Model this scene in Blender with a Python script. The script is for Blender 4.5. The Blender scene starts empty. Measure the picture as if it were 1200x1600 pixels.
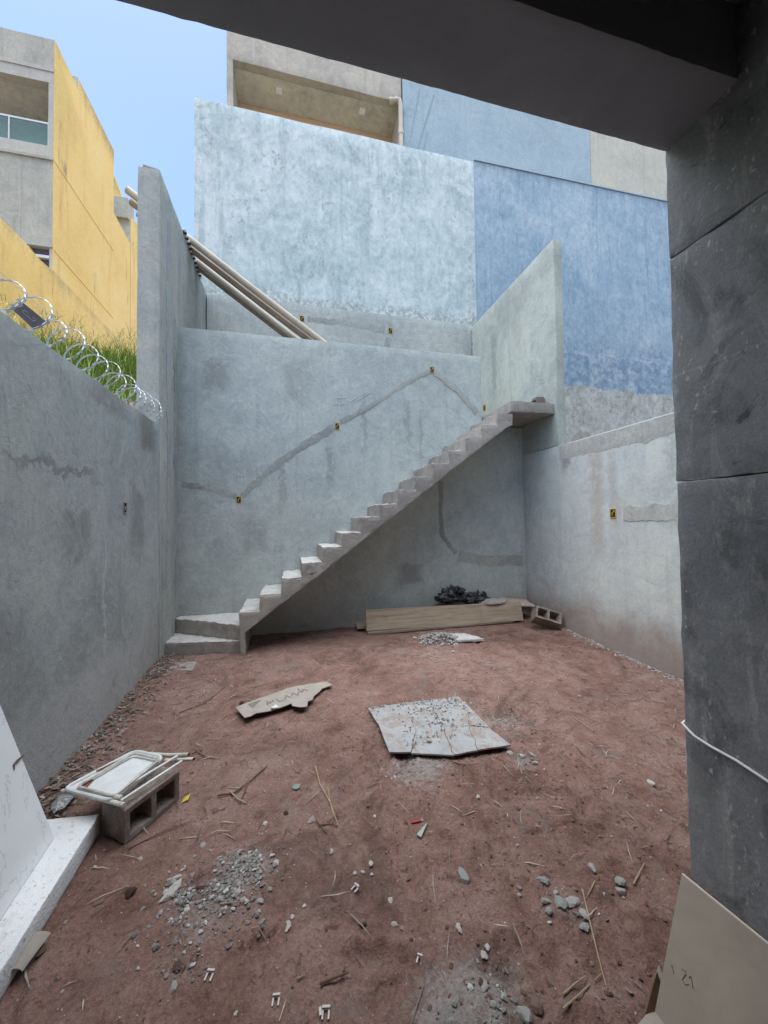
import bpy, bmesh, math, random
from mathutils import Vector, Matrix, noise as mn
random.seed(7)
SC = bpy.context.scene
COL = SC.collection
V = Vector
rad = math.radians

# ------------------------------------------------------------------ camera
FPX, YAW, PIT, ROL, EYE = 590.0, .2393, .0254, .0142, 1.6
_cy, _sy, _cp, _sp, _cr, _sr = (math.cos(YAW), math.sin(YAW), math.cos(PIT),
                                math.sin(PIT), math.cos(ROL), math.sin(ROL))
_r0 = V((_cy, -_sy, 0)); _u0 = V((-_sy*_sp, -_cy*_sp, _cp)); FWD = V((_sy*_cp, _cy*_cp, _sp))
RGT = _r0*_cr - _u0*_sr; UPV = _r0*_sr + _u0*_cr
cam = bpy.data.cameras.new('camera')
cam.sensor_fit = 'HORIZONTAL'; cam.sensor_width = 36.0; cam.lens = FPX/1200*36.0
cam.clip_start = .02; cam.clip_end = 2000
camo = bpy.data.objects.new('camera', cam); COL.objects.link(camo)
camo.matrix_world = Matrix(((RGT.x, UPV.x, -FWD.x, 0), (RGT.y, UPV.y, -FWD.y, 0),
                            (RGT.z, UPV.z, -FWD.z, EYE), (0, 0, 0, 1)))
SC.camera = camo

# ------------------------------------------------------------------ sky, sun, exposure
SUN_EL, SUN_AZ = rad(80), rad(-58)          # azimuth measured from +Y towards +X
world = bpy.data.worlds.new('World'); SC.world = world; world.use_nodes = True
wn = world.node_tree; wn.nodes.clear()
sky = wn.nodes.new('ShaderNodeTexSky'); sky.sky_type = 'NISHITA'; sky.sun_disc = False
sky.sun_elevation = SUN_EL; sky.sun_rotation = SUN_AZ
sky.air_density = 1.0; sky.dust_density = 1.1; sky.ozone_density = .95; sky.altitude = 700
bg = wn.nodes.new('ShaderNodeBackground'); bg.inputs['Strength'].default_value = .066
wo = wn.nodes.new('ShaderNodeOutputWorld')
wn.links.new(sky.outputs[0], bg.inputs[0]); wn.links.new(bg.outputs[0], wo.inputs[0])
sun = bpy.data.lights.new('sun', 'SUN'); sun.energy = 1.5; sun.angle = rad(90); sun.color = (1, .99, .965)
suno = bpy.data.objects.new('sun', sun); COL.objects.link(suno)
sdir = V((math.sin(SUN_AZ)*math.cos(SUN_EL), math.cos(SUN_AZ)*math.cos(SUN_EL), math.sin(SUN_EL)))
suno.rotation_euler = sdir.to_track_quat('Z', 'Y').to_euler(); suno.location = sdir*40
SC.view_settings.view_transform = 'Standard'; SC.view_settings.look = 'None'
SC.view_settings.exposure = 2.2; SC.view_settings.gamma = 1; SC.view_settings.use_curve_mapping = False
SC.cycles.max_bounces = 8; SC.cycles.diffuse_bounces = 6

# ------------------------------------------------------------------ helpers
def ray(u, v): return RGT*((u-600)/FPX) + UPV*((800-v)/FPX) + FWD
def at(u, v, x=None, y=None, z=None):
    """point of a known plane seen at photo position u, v (used to read sizes off the photo)"""
    d = ray(u, v)
    t = x/d.x if x is not None else (y/d.y if y is not None else (z-EYE)/d.z)
    return V((0, 0, EYE)) + d*t
def sstep(a, b, x):
    t = min(1, max(0, (x-a)/(b-a))); return t*t*(3-2*t)
def nz(x, y, s, o=0): return mn.noise(V((x*s+o, y*s-o, o*.37)))
def gh(x, y):
    """height of the earth floor"""
    h = .065*sstep(3.2, 4.9, y)
    h += .013*nz(x, y, 1.1, 3) + .010*nz(x, y, 3.3, 9) + .0075*nz(x, y, 9, 2)
    r = sstep(.2, 1.3, x-.25*(y-1.5))*sstep(3.0, 1.6, y)
    h += (.004+.012*r)*nz(x, y, 13, 5) + (.0034+.007*r)*nz(x, y, 34, 6) + .002*nz(x, y, 70, 1)
    h += .05*sstep(.30, .0, x+1.47) * sstep(5.3, 4.6, y)*.5
    return h
_rs = random.Random(3); SCUFF = {}
for _i in range(150):
    _x, _y = _rs.uniform(-1.3, 3.5), _rs.uniform(.8, 4.8)
    if _i > 70: _x, _y = _rs.uniform(.2, 2.6), _rs.uniform(.9, 3.0)
    _a = _rs.gauss(.3, .6); _L = _rs.uniform(.05, .15); _W = _L*_rs.uniform(.3, .5); _d = _rs.uniform(.009, .027)
    for _gx in range(int((_x-.3)//.25), int((_x+.3)//.25)+1):
        for _gy in range(int((_y-.3)//.25), int((_y+.3)//.25)+1):
            SCUFF.setdefault((_gx, _gy), []).append((_x, _y, math.cos(_a), math.sin(_a), _L, _W, _d))
_gh0 = gh
def gh(x, y):
    h = _gh0(x, y)
    for (a, b, c, s_, L, W, d) in SCUFF.get((int(x//.25), int(y//.25)), ()):
        u = ((x-a)*s_+(y-b)*c)/L; v = ((x-a)*c-(y-b)*s_)/W; q = u*u+v*v
        if q < 4: h += d*(-math.exp(-q*1.6)+.75*math.exp(-((math.sqrt(q)-1.25)/.28)**2)*(.6+.8*nz(x, y, 22, 4)))
    for (a, b, r, k) in MOUND:
        q = ((x-a)**2+(y-b)**2)/(r*r)
        if q < 4: h += k*math.exp(-1.5*q)*(1+.5*nz(x, y, 16, 8))
    return h
MOUND = []
def gp(u, v, dz=0):
    z = 0
    for _ in range(7):
        p = at(u, v, z=z); z = gh(p.x, p.y)+dz
    return V((p.x, p.y, z-dz))
def rnd(a, b): return random.uniform(a, b)

OFF = {}
def link(o): COL.objects.link(o); return o
def tag(o, label=None, cat=None, group=None, kind=None):
    if label: o['label'] = label
    if cat: o['category'] = cat
    if group: o['group'] = group
    if kind: o['kind'] = kind
    return o
def empty(name, loc, label, cat, group=None):
    o = link(bpy.data.objects.new(name, None)); o.location = loc; o.empty_display_size = .1
    OFF[o.name] = V(loc)
    return tag(o, label, cat, group)
class MB:
    def __init__(s): s.v = []; s.f = []; s.m = []; s.c = []
    def add(s, vs, fs, mi=0):
        b = len(s.v); s.v += [V(p) for p in vs]
        s.f += [[i+b for i in f] for f in fs]; s.m += [mi]*len(fs); return s
    def hexa(s, p, mi=0):     # 8 points: bottom 4 ccw, top 4 ccw
        return s.add(p, [(3, 2, 1, 0), (4, 5, 6, 7), (0, 1, 5, 4), (1, 2, 6, 5), (2, 3, 7, 6), (3, 0, 4, 7)], mi)
    def box(s, x0, x1, y0, y1, z0, z1, mi=0):
        return s.hexa([(x0, y0, z0), (x1, y0, z0), (x1, y1, z0), (x0, y1, z0),
                       (x0, y0, z1), (x1, y0, z1), (x1, y1, z1), (x0, y1, z1)], mi)
    def obox(s, o, a, b, c, mi=0):   # corner + three edge vectors
        o, a, b, c = V(o), V(a), V(b), V(c)
        return s.hexa([o, o+a, o+a+b, o+b, o+c, o+a+c, o+a+b+c, o+b+c], mi)
    def prism(s, poly, d, mi=0):
        n = len(poly); d = V(d); p = [V(q) for q in poly]
        return s.add(p+[q+d for q in p], [list(range(n))[::-1], list(range(n, 2*n))] +
                     [(i, (i+1) % n, (i+1) % n+n, i+n) for i in range(n)], mi)
    def tube(s, path, r, n=8, cap=True, closed=False, mi=0):
        path = [V(p) for p in path]; k = len(path); b = len(s.v)
        rr = r if isinstance(r, (list, tuple)) else [r]*k
        t0 = (path[1]-path[0]).normalized()
        u = t0.orthogonal().normalized()
        for i, p in enumerate(path):
            if closed: t = (path[(i+1) % k]-path[i-1]).normalized()
            else: t = (path[min(i+1, k-1)]-path[max(i-1, 0)]).normalized()
            u = (u-t*u.dot(t)).normalized(); w = t.cross(u)
            for j in range(n):
                a = 2*math.pi*j/n; s.v.append(p+(u*math.cos(a)+w*math.sin(a))*rr[i])
        m = k if closed else k-1
        for i in range(m):
            i2 = (i+1) % k
            for j in range(n):
                j2 = (j+1) % n
                s.f.append([b+i*n+j, b+i*n+j2, b+i2*n+j2, b+i2*n+j]); s.m.append(mi)
        if cap and not closed:
            s.f.append([b+j for j in range(n)][::-1]); s.f.append([b+(k-1)*n+j for j in range(n)]); s.m += [mi, mi]
        return s
    def build(s, name, mats, parent=None, smooth=False, loc=None, bevel=0, tone=None):
        if parent is not None: off = OFF[parent.name]
        elif loc is not None: off = V(loc)
        else:
            lo = [min(p[i] for p in s.v) for i in range(3)]; hi = [max(p[i] for p in s.v) for i in range(3)]
            off = V(((lo[0]+hi[0])/2, (lo[1]+hi[1])/2, lo[2]))
        me = bpy.data.meshes.new(name)
        me.from_pydata([p-off for p in s.v], [], s.f)
        for m in (mats if isinstance(mats, (list, tuple)) else [mats]): me.materials.append(m)
        if len(me.materials) > 1: me.polygons.foreach_set('material_index', s.m)
        if tone is not None:
            a = me.attributes.new('tone', 'FLOAT', 'POINT'); a.data.foreach_set('value', tone)
        bm = bmesh.new(); bm.from_mesh(me)
        if bevel:
            bmesh.ops.bevel(bm, geom=[e for e in bm.edges if len(e.link_faces) == 2 and e.calc_face_angle(0) > .5],
                            offset=bevel, segments=2, affect='EDGES', profile=.6)
        bmesh.ops.recalc_face_normals(bm, faces=bm.faces); bm.to_mesh(me); bm.free()
        if smooth:
            me.polygons.foreach_set('use_smooth', [True]*len(me.polygons)); me.set_sharp_from_angle(angle=rad(38))
        o = link(bpy.data.objects.new(name, me)); OFF[o.name] = off
        if parent is not None: o.parent = parent
        else: o.location = off
        return o
def wavy(mb_poly, thick, name, mat, parent=None, seg=.14, amp=.005, edge=.006, seed=0, loc=None, top=None):
    """cast / plastered slab: polygon (list of points) extruded by vector, cut into cells and made uneven"""
    bm = bmesh.new()
    p = [V(q) for q in mb_poly]; d = V(thick)
    lo = [bm.verts.new(q) for q in p]; hi = [bm.verts.new(q+d) for q in p]
    n = len(p)
    bm.faces.new(lo[::-1]); bm.faces.new(hi)
    for i in range(n): bm.faces.new((lo[i], lo[(i+1) % n], hi[(i+1) % n], hi[i]))
    bmesh.ops.recalc_face_normals(bm, faces=bm.faces)
    sharp = [e for e in bm.edges]
    bmesh.ops.bevel(bm, geom=sharp, offset=min(.008, d.length*.12), segments=2, affect='EDGES', profile=.6)
    mn_, mx_ = [min(v.co[i] for v in bm.verts) for i in range(3)], [max(v.co[i] for v in bm.verts) for i in range(3)]
    for ax in range(3):
        k = int((mx_[ax]-mn_[ax])/seg); nv = V([1 if i == ax else 0 for i in range(3)])
        for j in range(1, k+1):
            c = mn_[ax]+(mx_[ax]-mn_[ax])*j/(k+1)
            bmesh.ops.bisect_plane(bm, geom=bm.verts[:]+bm.edges[:]+bm.faces[:],
                                   plane_co=nv*c, plane_no=nv, dist=1e-5)
    for v in bm.verts:
        c = v.co
        q = V((c.x*1.3+seed, c.y*1.3, c.z*1.3)); q2 = V((c.x*6+seed, c.y*6, c.z*6)); q3 = V((c.x*19, c.y*19+seed, c.z*19))
        v.co = c + mn.noise_vector(q)*amp + mn.noise_vector(q2)*amp*.45 + mn.noise_vector(q3)*edge*.45
    me = bpy.data.meshes.new(name); 
    if parent is not None: off = OFF[parent.name]
    else:
        lo_ = [min(v.co[i] for v in bm.verts) for i in range(3)]; hi_ = [max(v.co[i] for v in bm.verts) for i in range(3)]
        off = V(loc) if loc is not None else V(((lo_[0]+hi_[0])/2, (lo_[1]+hi_[1])/2, lo_[2]))
    bmesh.ops.translate(bm, verts=bm.verts, vec=-off)
    bm.to_mesh(me); bm.free()
    me.materials.append(mat)
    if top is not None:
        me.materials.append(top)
        for f in me.polygons: f.material_index = 1 if f.normal.z > .6 else 0  # faces pointing up take the paler material, painting in light from above
    me.polygons.foreach_set('use_smooth', [True]*len(me.polygons)); me.set_sharp_from_angle(angle=rad(40))
    o = link(bpy.data.objects.new(name, me)); OFF[o.name] = off
    if parent is not None: o.parent = parent
    else: o.location = off
    return o
def rect_xz(x0, x1, z0, z1, y): return [(x0, y, z0), (x1, y, z0), (x1, y, z1), (x0, y, z1)]
def rect_yz(y0, y1, z0, z1, x): return [(x, y0, z0), (x, y1, z0), (x, y1, z1), (x, y0, z1)]

# ------------------------------------------------------------------ materials
class Mat:
    def __init__(s, name, rough=.9, spec=.25):
        s.m = bpy.data.materials.new(name); s.m.use_nodes = True
        s.t = s.m.node_tree; s.b = s.t.nodes['Principled BSDF']
        s.b.inputs['Roughness'].default_value = rough
        s.b.inputs['Specular IOR Level'].default_value = spec
        s.co = s.t.nodes.new('ShaderNodeTexCoord').outputs['Object']
        s.geo = s.t.nodes.new('ShaderNodeNewGeometry').outputs['Position']
    def n(s, k): return s.t.nodes.new(k)
    def put(s, sock, v):
        if hasattr(v, 'is_output'): s.t.links.new(v, sock)
        elif isinstance(v, (tuple, list)) and len(v) == 3 and sock.type == 'RGBA': sock.default_value = (*v, 1)
        else: sock.default_value = v
    def map(s, sc, src=None, rot=(0, 0, 0), loc=(0, 0, 0)):
        m = s.n('ShaderNodeMapping'); s.put(m.inputs['Vector'], src or s.co)
        m.inputs['Scale'].default_value = sc; m.inputs['Rotation'].default_value = rot; m.inputs['Location'].default_value = loc
        return m.outputs[0]
    def noise(s, scale, detail=5, rough=.6, dist=0, vec=None):
        m = s.n('ShaderNodeTexNoise'); s.put(m.inputs['Vector'], vec or s.co)
        m.inputs['Scale'].default_value = scale; m.inputs['Detail'].default_value = detail
        m.inputs['Roughness'].default_value = rough; m.inputs['Distortion'].default_value = dist
        return m.outputs[0]
    def voro(s, scale, feat='F1', vec=None, out=0):
        m = s.n('ShaderNodeTexVoronoi'); m.feature = feat; s.put(m.inputs['Vector'], vec or s.co)
        m.inputs['Scale'].default_value = scale; return m.outputs[out]
    def ramp(s, fac, st, interp='LINEAR'):
        m = s.n('ShaderNodeValToRGB'); s.put(m.inputs[0], fac); e = m.color_ramp.elements; m.color_ramp.interpolation = interp
        while len(e) < len(st): e.new(.5)
        for i, (p, c) in enumerate(st):
            e[i].position = p; e[i].color = (*c, 1) if isinstance(c, (tuple, list)) else (c, c, c, 1)
        return m.outputs[0]
    def mix(s, f, a, b, mode='MIX'):
        m = s.n('ShaderNodeMix'); m.data_type = 'RGBA'; m.blend_type = mode; m.clamp_factor = True
        s.put(m.inputs[0], f); s.put(m.inputs[6], a); s.put(m.inputs[7], b); return m.outputs[2]
    def math(s, op, a, b=0.0):
        m = s.n('ShaderNodeMath'); m.operation = op; s.put(m.inputs[0], a); s.put(m.inputs[1], b); return m.outputs[0]
    def step(s, v, a, b):
        m = s.n('ShaderNodeMapRange'); m.interpolation_type = 'SMOOTHSTEP'
        s.put(m.inputs[0], v); m.inputs[1].default_value = a; m.inputs[2].default_value = b; return m.outputs[0]
    def sep(s, v):
        m = s.n('ShaderNodeSeparateXYZ'); s.put(m.inputs[0], v); return m.outputs
    def attr(s, nm):
        m = s.n('ShaderNodeAttribute'); m.attribute_name = nm; return m.outputs['Fac']
    def bump(s, h, strength=.3, dist=.01, prev=None):
        m = s.n('ShaderNodeBump'); m.inputs['Strength'].default_value = strength; m.inputs['Distance'].default_value = dist
        s.put(m.inputs['Height'], h)
        if prev: s.put(m.inputs['Normal'], prev)
        s.put(s.b.inputs['Normal'], m.outputs[0]); return m.outputs[0]
    def col(s, c): s.put(s.b.inputs['Base Color'], c); return s
def c3(c, k): return tuple(min(1, x*k) for x in c)

def plaster(name, base, var=.28, streak=.25, speck=.5, grain=1.0, redfoot=0.0, tint=None, trowel=.35, white=0.0, stains=(), relief=.75):
    m = Mat(name, .93, .2); sd = sum(map(ord, name)) % 37
    P0_ = m.geo; P = m.map((1+.012*(sd % 9), 1+.012*(sd % 9), 1), m.geo, loc=(sd*.73, sd*1.31, sd*.17))
    big = m.noise(.75, 5, .6, .4, P); mid = m.noise(3.2, 7, .62, 1.4, P); fine = m.noise(26, 5, .65, .3, P)
    f = m.math('ADD', m.math('MULTIPLY', big, .55), m.math('MULTIPLY', mid, .45))
    tc = tint or (1.02, 1.0, .96)
    c = m.ramp(f, [(.36, c3(base, 1-var)), (.49, base), (.61, tuple(b*(1+var*.7)*t for b, t in zip(base, tc)))])
    # trowel sweeps: distorted stretched noise
    tr = m.noise(2.4, 4, .55, 3.5, m.map((1, 1, .55), P, (.3, .5, .8)))
    c = m.mix(m.math('MULTIPLY', m.step(tr, .5, .7), trowel), c, c3(base, 1-var*.8))
    c = m.mix(m.math('MULTIPLY', m.step(tr, .46, .30), trowel*.6), c, c3(base, 1+var*.55))
    # fine mottling
    c = m.mix(.32, c, m.ramp(fine, [(.3, .32), (.5, .5), (.72, .68)]), 'OVERLAY')
    # water streaks
    st = m.noise(1, 5, .6, .2, m.map((6.5, 6.5, .28), P))
    c = m.mix(m.math('MULTIPLY', m.step(st, .55, .72), streak), c, c3(base, .62))
    st2 = m.noise(1, 4, .6, .1, m.map((9.5, 9.5, .4), P, loc=(4, 2, 1)))
    c = m.mix(m.math('MULTIPLY', m.step(st2, .57, .75), streak*.8), c, c3(base, 1.32))
    # damp / mortar blotches
    bl = m.noise(1.7, 6, .7, .8, m.map((1, 1, 1.3), P, loc=(7, 3, 1)))
    c = m.mix(m.math('MULTIPLY', m.step(bl, .60, .68), .35), c, c3(base, .66))
    # small dark pits and pale drops
    sp = m.noise(42, 2, .5, 0, m.map((1, 1, .6), P)); area = m.noise(1.4, 3, .5, 0, m.map((1, 1, 1), P, loc=(2, 9, 4)))
    c = m.mix(m.math('MULTIPLY', m.math('MULTIPLY', m.step(sp, .70, .76), m.step(area, .42, .6)), speck), c, c3(base, .4))
    dr = m.noise(1, 2, .5, 0, m.map((34, 34, 9), P, loc=(3, 1, 0)))
    c = m.mix(m.math('MULTIPLY', m.math('MULTIPLY', m.step(dr, .73, .77), m.step(area, .45, .65)), .55+white), c, (.62, .63, .62))
    if redfoot:
        z = m.sep(P0_)[2]; ed = m.math('ADD', z, m.math('MULTIPLY', m.noise(2.2, 5, .65, .5, P), -.9))
        c = m.mix(m.math('MULTIPLY', m.step(ed, .35, -.35), redfoot), c, (.27, .19, .16))
    wob = m.math('MULTIPLY', m.math('SUBTRACT', m.noise(5, 5, .7, .5, P), .5), .30)
    for (ax, ctr, wd, z0, z1, sc, am) in stains:
        q = m.sep(P0_); dd = m.math('ABSOLUTE', m.math('ADD', m.math('SUBTRACT', q[ax], ctr), wob))
        zz = m.math('ADD', q[2], m.math('MULTIPLY', wob, 1.5))
        k = m.math('MULTIPLY', m.step(dd, wd, wd*.25), m.math('MULTIPLY', m.step(zz, z0, z0+.35*(z1-z0)), m.step(zz, z1, z1-.15*(z1-z0))))
        k = m.math('MULTIPLY', k, m.step(m.noise(7, 6, .7, .6, P), .30, .50)); c = m.mix(m.math('MULTIPLY', k, am), c, sc)
    m.col(c)
    h = m.math('ADD', m.math('MULTIPLY', m.noise(120, 3, .6, 0, P), .25*grain), m.math('ADD', m.math('MULTIPLY', mid, .9), m.math('MULTIPLY', tr, .5)))
    h = m.math('ADD', h, m.math('MULTIPLY', fine, .35*grain))
    m.bump(h, relief, .014)
    return m.m

M = {}
M['plaster_back'] = plaster('grey cement render', (.45, .495, .478), .19, .24, .6, redfoot=.3, stains=((0, -1.0, .28, 3.3, 3.9, (.20, .205, .19), .5), (0, -.12, .09, 1.7, 2.6, (.20, .205, .19), .45), (0, .55, .07, 2.0, 2.8, (.20, .205, .19), .45), (0, 1.05, .05, 2.4, 3.6, (.20, .205, .19), .35), (0, 1.75, .06, 2.6, 3.5, (.20, .205, .19), .4), (0, 1.95, .04, 2.3, 3.4, (.20, .205, .19), .35), (0, -.5, .25, 1.1, 1.7, (.20, .205, .19), .3), (0, 1.75, .30, .55, 1.0, (.20, .205, .19), .6), (0, .1, .35, 3.2, 4.0, (.20, .205, .19), .3)))
M['plaster_left'] = plaster('dull cement render', (.35, .38, .37), .2, .34, .6, redfoot=.35, white=.15, stains=((1, 4.2, .25, 1.2, 2.0, (.16,.16,.15), .5), (1, 3.1, .3, 1.3, 1.75, (.15,.15,.145), .4), (1, 2.3, .5, .3, 1.2, (.19,.18,.17), .3), (1, 4.45, .34, 2.30, 2.80, (.19,.185,.17), .85), (1, 3.6, .5, 2.50, 2.80, (.2,.195,.18), .6), (1, 3.52, .035, .2, 1.65, (.50,.52,.51), .5), (1, 2.9, .8, 1.93, 2.02, (.2,.2,.19), .7), (1, 3.0, 2.6, -.6, .62, (.44,.46,.46), .55)))
M['plaster_right'] = plaster('pale cement render', (.52, .56, .545), .2, .32, .6, redfoot=.75, white=.25, relief=.45, trowel=.25, stains=((1, 3.98, .16, .9, 2.6, (.40,.335,.29), .55), (1, 3.72, .10, 1.1, 2.5, (.40,.345,.305), .4), (1, 4.5, .16, 2.2, 2.7, (.2,.2,.18), .6), (1, 3.0, .10, 1.9, 2.5, (.3,.3,.28), .5)))
M['plaster_tall'] = plaster('tan grey cement render', (.36, .375, .35), .22, .40, .45)
M['plaster_terrace'] = plaster('warm grey cement render', (.44, .465, .435), .24, .25, .5)
M['plaster_stub'] = plaster('greenish cement render', (.455, .495, .455), .22, .3, .5, stains=((1, 6.35, .12, 3.6, 5.3, (.27,.29,.26), .6), (1, 5.6, .2, 4.4, 5.5, (.33,.345,.31), .4), (1, 5.2, .06, 3.4, 4.6, (.3,.32,.29), .4)))
M['mortar'] = plaster('darker patching mortar', (.345, .36, .34), .25, .1, .3, 1.6)
M['band'] = plaster('fresh mortar band', (.30, .29, .275), .2, .2, .3, 1.3)
M['band_right'] = plaster('grey mortar on pale render', (.43, .44, .41), .25, .2, .3, 1.3)
M['upper_streak'] = plaster('grey streak on blue paint', (.29, .40, .43), .15, .1, .1)
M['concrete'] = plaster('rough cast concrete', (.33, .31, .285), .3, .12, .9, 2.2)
M['concrete_toplit'] = plaster('top-lit concrete treads', (.50, .50, .48), .3, .1, .7, 2.6)  # paler than the stair sides: top light put into the tread colour
M['facade_grey'] = plaster('weathered grey facade', (.45, .445, .38), .2, .4, .2)
M['facade_trim'] = plaster('pale grey facade trim', (.50, .49, .43), .12, .2, .1)
M['balcony'] = plaster('stained beige concrete', (.50, .47, .39), .22, .3, .5)
M['soffit'] = plaster('damp grey soffit', (.62, .61, .52), .25, .1, .4)
M['peach'] = plaster('peach wall paint', (.62, .47, .32), .08, .1, .1)
M['upper_blue'] = plaster('pale blue painted wall', (.37, .47, .51), .12, .18, .25)
M['upper_beige'] = plaster('cream rendered wall', (.52, .51, .43), .14, .3, .3)

def yellow_paint():
    m = Mat('yellow wall paint', .9, .2); P = m.geo
    big = m.noise(.5, 5, .6, .3, P)
    c = m.ramp(big, [(.3, (.78, .55, .19)), (.5, (.90, .635, .225)), (.7, (.93, .69, .28))])
    st = m.noise(1, 5, .65, .2, m.map((3.0, 3.0, .3), P))
    z = m.noise(.9, 4, .6, .5, m.map((1, 1, 1), P, loc=(3, 3, 3)))
    c = m.mix(m.math('MULTIPLY', m.step(st, .54, .7), .35), c, (.55, .36, .14))
    c = m.mix(m.math('MULTIPLY', m.math('MULTIPLY', m.step(st, .60, .66), m.step(z, .5, .62)), .7), c, (.30, .24, .15))
    zt_ = m.math('ADD', m.sep(P)[2], m.math('MULTIPLY', m.noise(1, 7, .75, .4, m.map((2.5, 2.5, .5), P)), 2.6))
    c = m.mix(m.math('MULTIPLY', m.step(zt_, 17.4, 18.4), .65), c, (.36, .26, .13))
    zl_ = m.math('ADD', m.sep(P)[2], m.math('MULTIPLY', m.noise(1, 7, .75, .4, m.map((2.5, 2.5, .6), P)), 2.4))
    c = m.mix(m.math('MULTIPLY', m.math('MULTIPLY', m.step(zl_, 9.9, 10.7), m.step(m.sep(P)[2], 9.32, 9.22)), .55), c, (.40, .29, .14))
    c = m.mix(.5, c, m.ramp(m.noise(14, 7, .75, 0, P), [(.33, .33), (.67, .67)]), 'OVERLAY')
    m.col(c); m.bump(m.noise(40, 5, .7, .3, P), .3, .02); return m.m
M['yellow'] = yellow_paint()

def white_wall():
    m = Mat('flaking pale blue white paint', .9, .25); P = m.geo
    big = m.noise(.55, 6, .62, .6, P); mid = m.noise(2.6, 8, .68, .9, P)
    c = m.ramp(m.math('ADD', m.math('MULTIPLY', big, .5), m.math('MULTIPLY', mid, .5)),
               [(.38, (.38, .47, .46)), (.48, (.51, .60, .585)), (.58, (.64, .71, .69))])
    # pale vertical runs where slabs of render meet
    xs = m.sep(P)[0]
    wob = m.math('ADD', m.math('MULTIPLY', xs, 1.9), m.math('MULTIPLY', m.noise(1, 5, .6, 0, m.map((1.2, 1.2, .5), P)), .55))
    run = m.math('ABSOLUTE', m.math('SUBTRACT', m.math('FRACT', wob), .5))
    c = m.mix(m.math('MULTIPLY', m.step(run, .10, .0), m.math('MULTIPLY', m.step(mid, .45, .58), .4)), c, (.70, .76, .75))
    zs = m.sep(P)[2]
    wz = m.math('ADD', m.math('MULTIPLY', zs, .72), m.math('MULTIPLY', m.noise(1, 5, .6, 0, m.map((.8, .8, 1), P)), .35))
    rz = m.math('ABSOLUTE', m.math('SUBTRACT', m.math('FRACT', wz), .5))
    c = m.mix(m.math('MULTIPLY', m.math('MULTIPLY', m.step(rz, .05, .0), m.step(mid, .46, .6)), .35), c, (.74, .79, .79))
    st = m.noise(1, 6, .68, .2, m.map((5, 5, .5), P))
    c = m.mix(m.math('MULTIPLY', m.step(st, .52, .66), .5), c, (.36, .45, .45))
    # flaked patches
    fl = m.noise(9, 9, .78, .9, m.map((1, 1, .85), P)); ar = m.noise(1.3, 4, .6, .4, m.map((1.2, 1.2, .55), P, loc=(5, 1, 2)))
    msk = m.math('MULTIPLY', m.step(fl, .555, .60), m.step(ar, .47, .60))
    c = m.mix(m.math('MULTIPLY', msk, .6), c, (.27, .32, .32))
    tick = m.noise(1, 7, .8, .6, m.map((20, 20, 28), P)); c = m.mix(m.math('MULTIPLY', m.math('MULTIPLY', m.step(tick, .54, .62), m.step(m.noise(2.1, 6, .7, .5, m.map((1.3, 1, .8), P, loc=(1, 6, 2))), .44, .62)), .6), c, (.31, .38, .38))
    blot = m.noise(3.4, 7, .75, 1.2, m.map((1, 1, .8), P, loc=(4, 4, 9))); c = m.mix(m.math('MULTIPLY', m.step(blot, .52, .68), .45), c, (.40, .49, .50))
    # paint lost along the foot of the wall
    foot = m.math('ADD', m.math('SUBTRACT', zs, 6.10), m.math('MULTIPLY', m.noise(2.2, 8, .75, 0, P), -.7))
    fl2 = m.noise(16, 8, .75, .4, P)
    c = m.mix(m.math('MULTIPLY', m.step(foot, -.30, -.6), m.math('MULTIPLY', m.step(fl2, .45, .54), .85)), c, (.34, .35, .31))
    c = m.mix(.55, c, m.ramp(m.noise(1, 8, .78, .5, m.map((11, 11, 7), P)), [(.34, .28), (.66, .72)]), 'OVERLAY')
    m.col(c)
    h = m.math('SUBTRACT', m.math('ADD', m.math('MULTIPLY', mid, .8), m.math('MULTIPLY', m.noise(60, 4, .6, 0, P), .25)), m.math('MULTIPLY', msk, .35))
    m.bump(h, .5, .015); return m.m
M['white_wall'] = white_wall()

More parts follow.
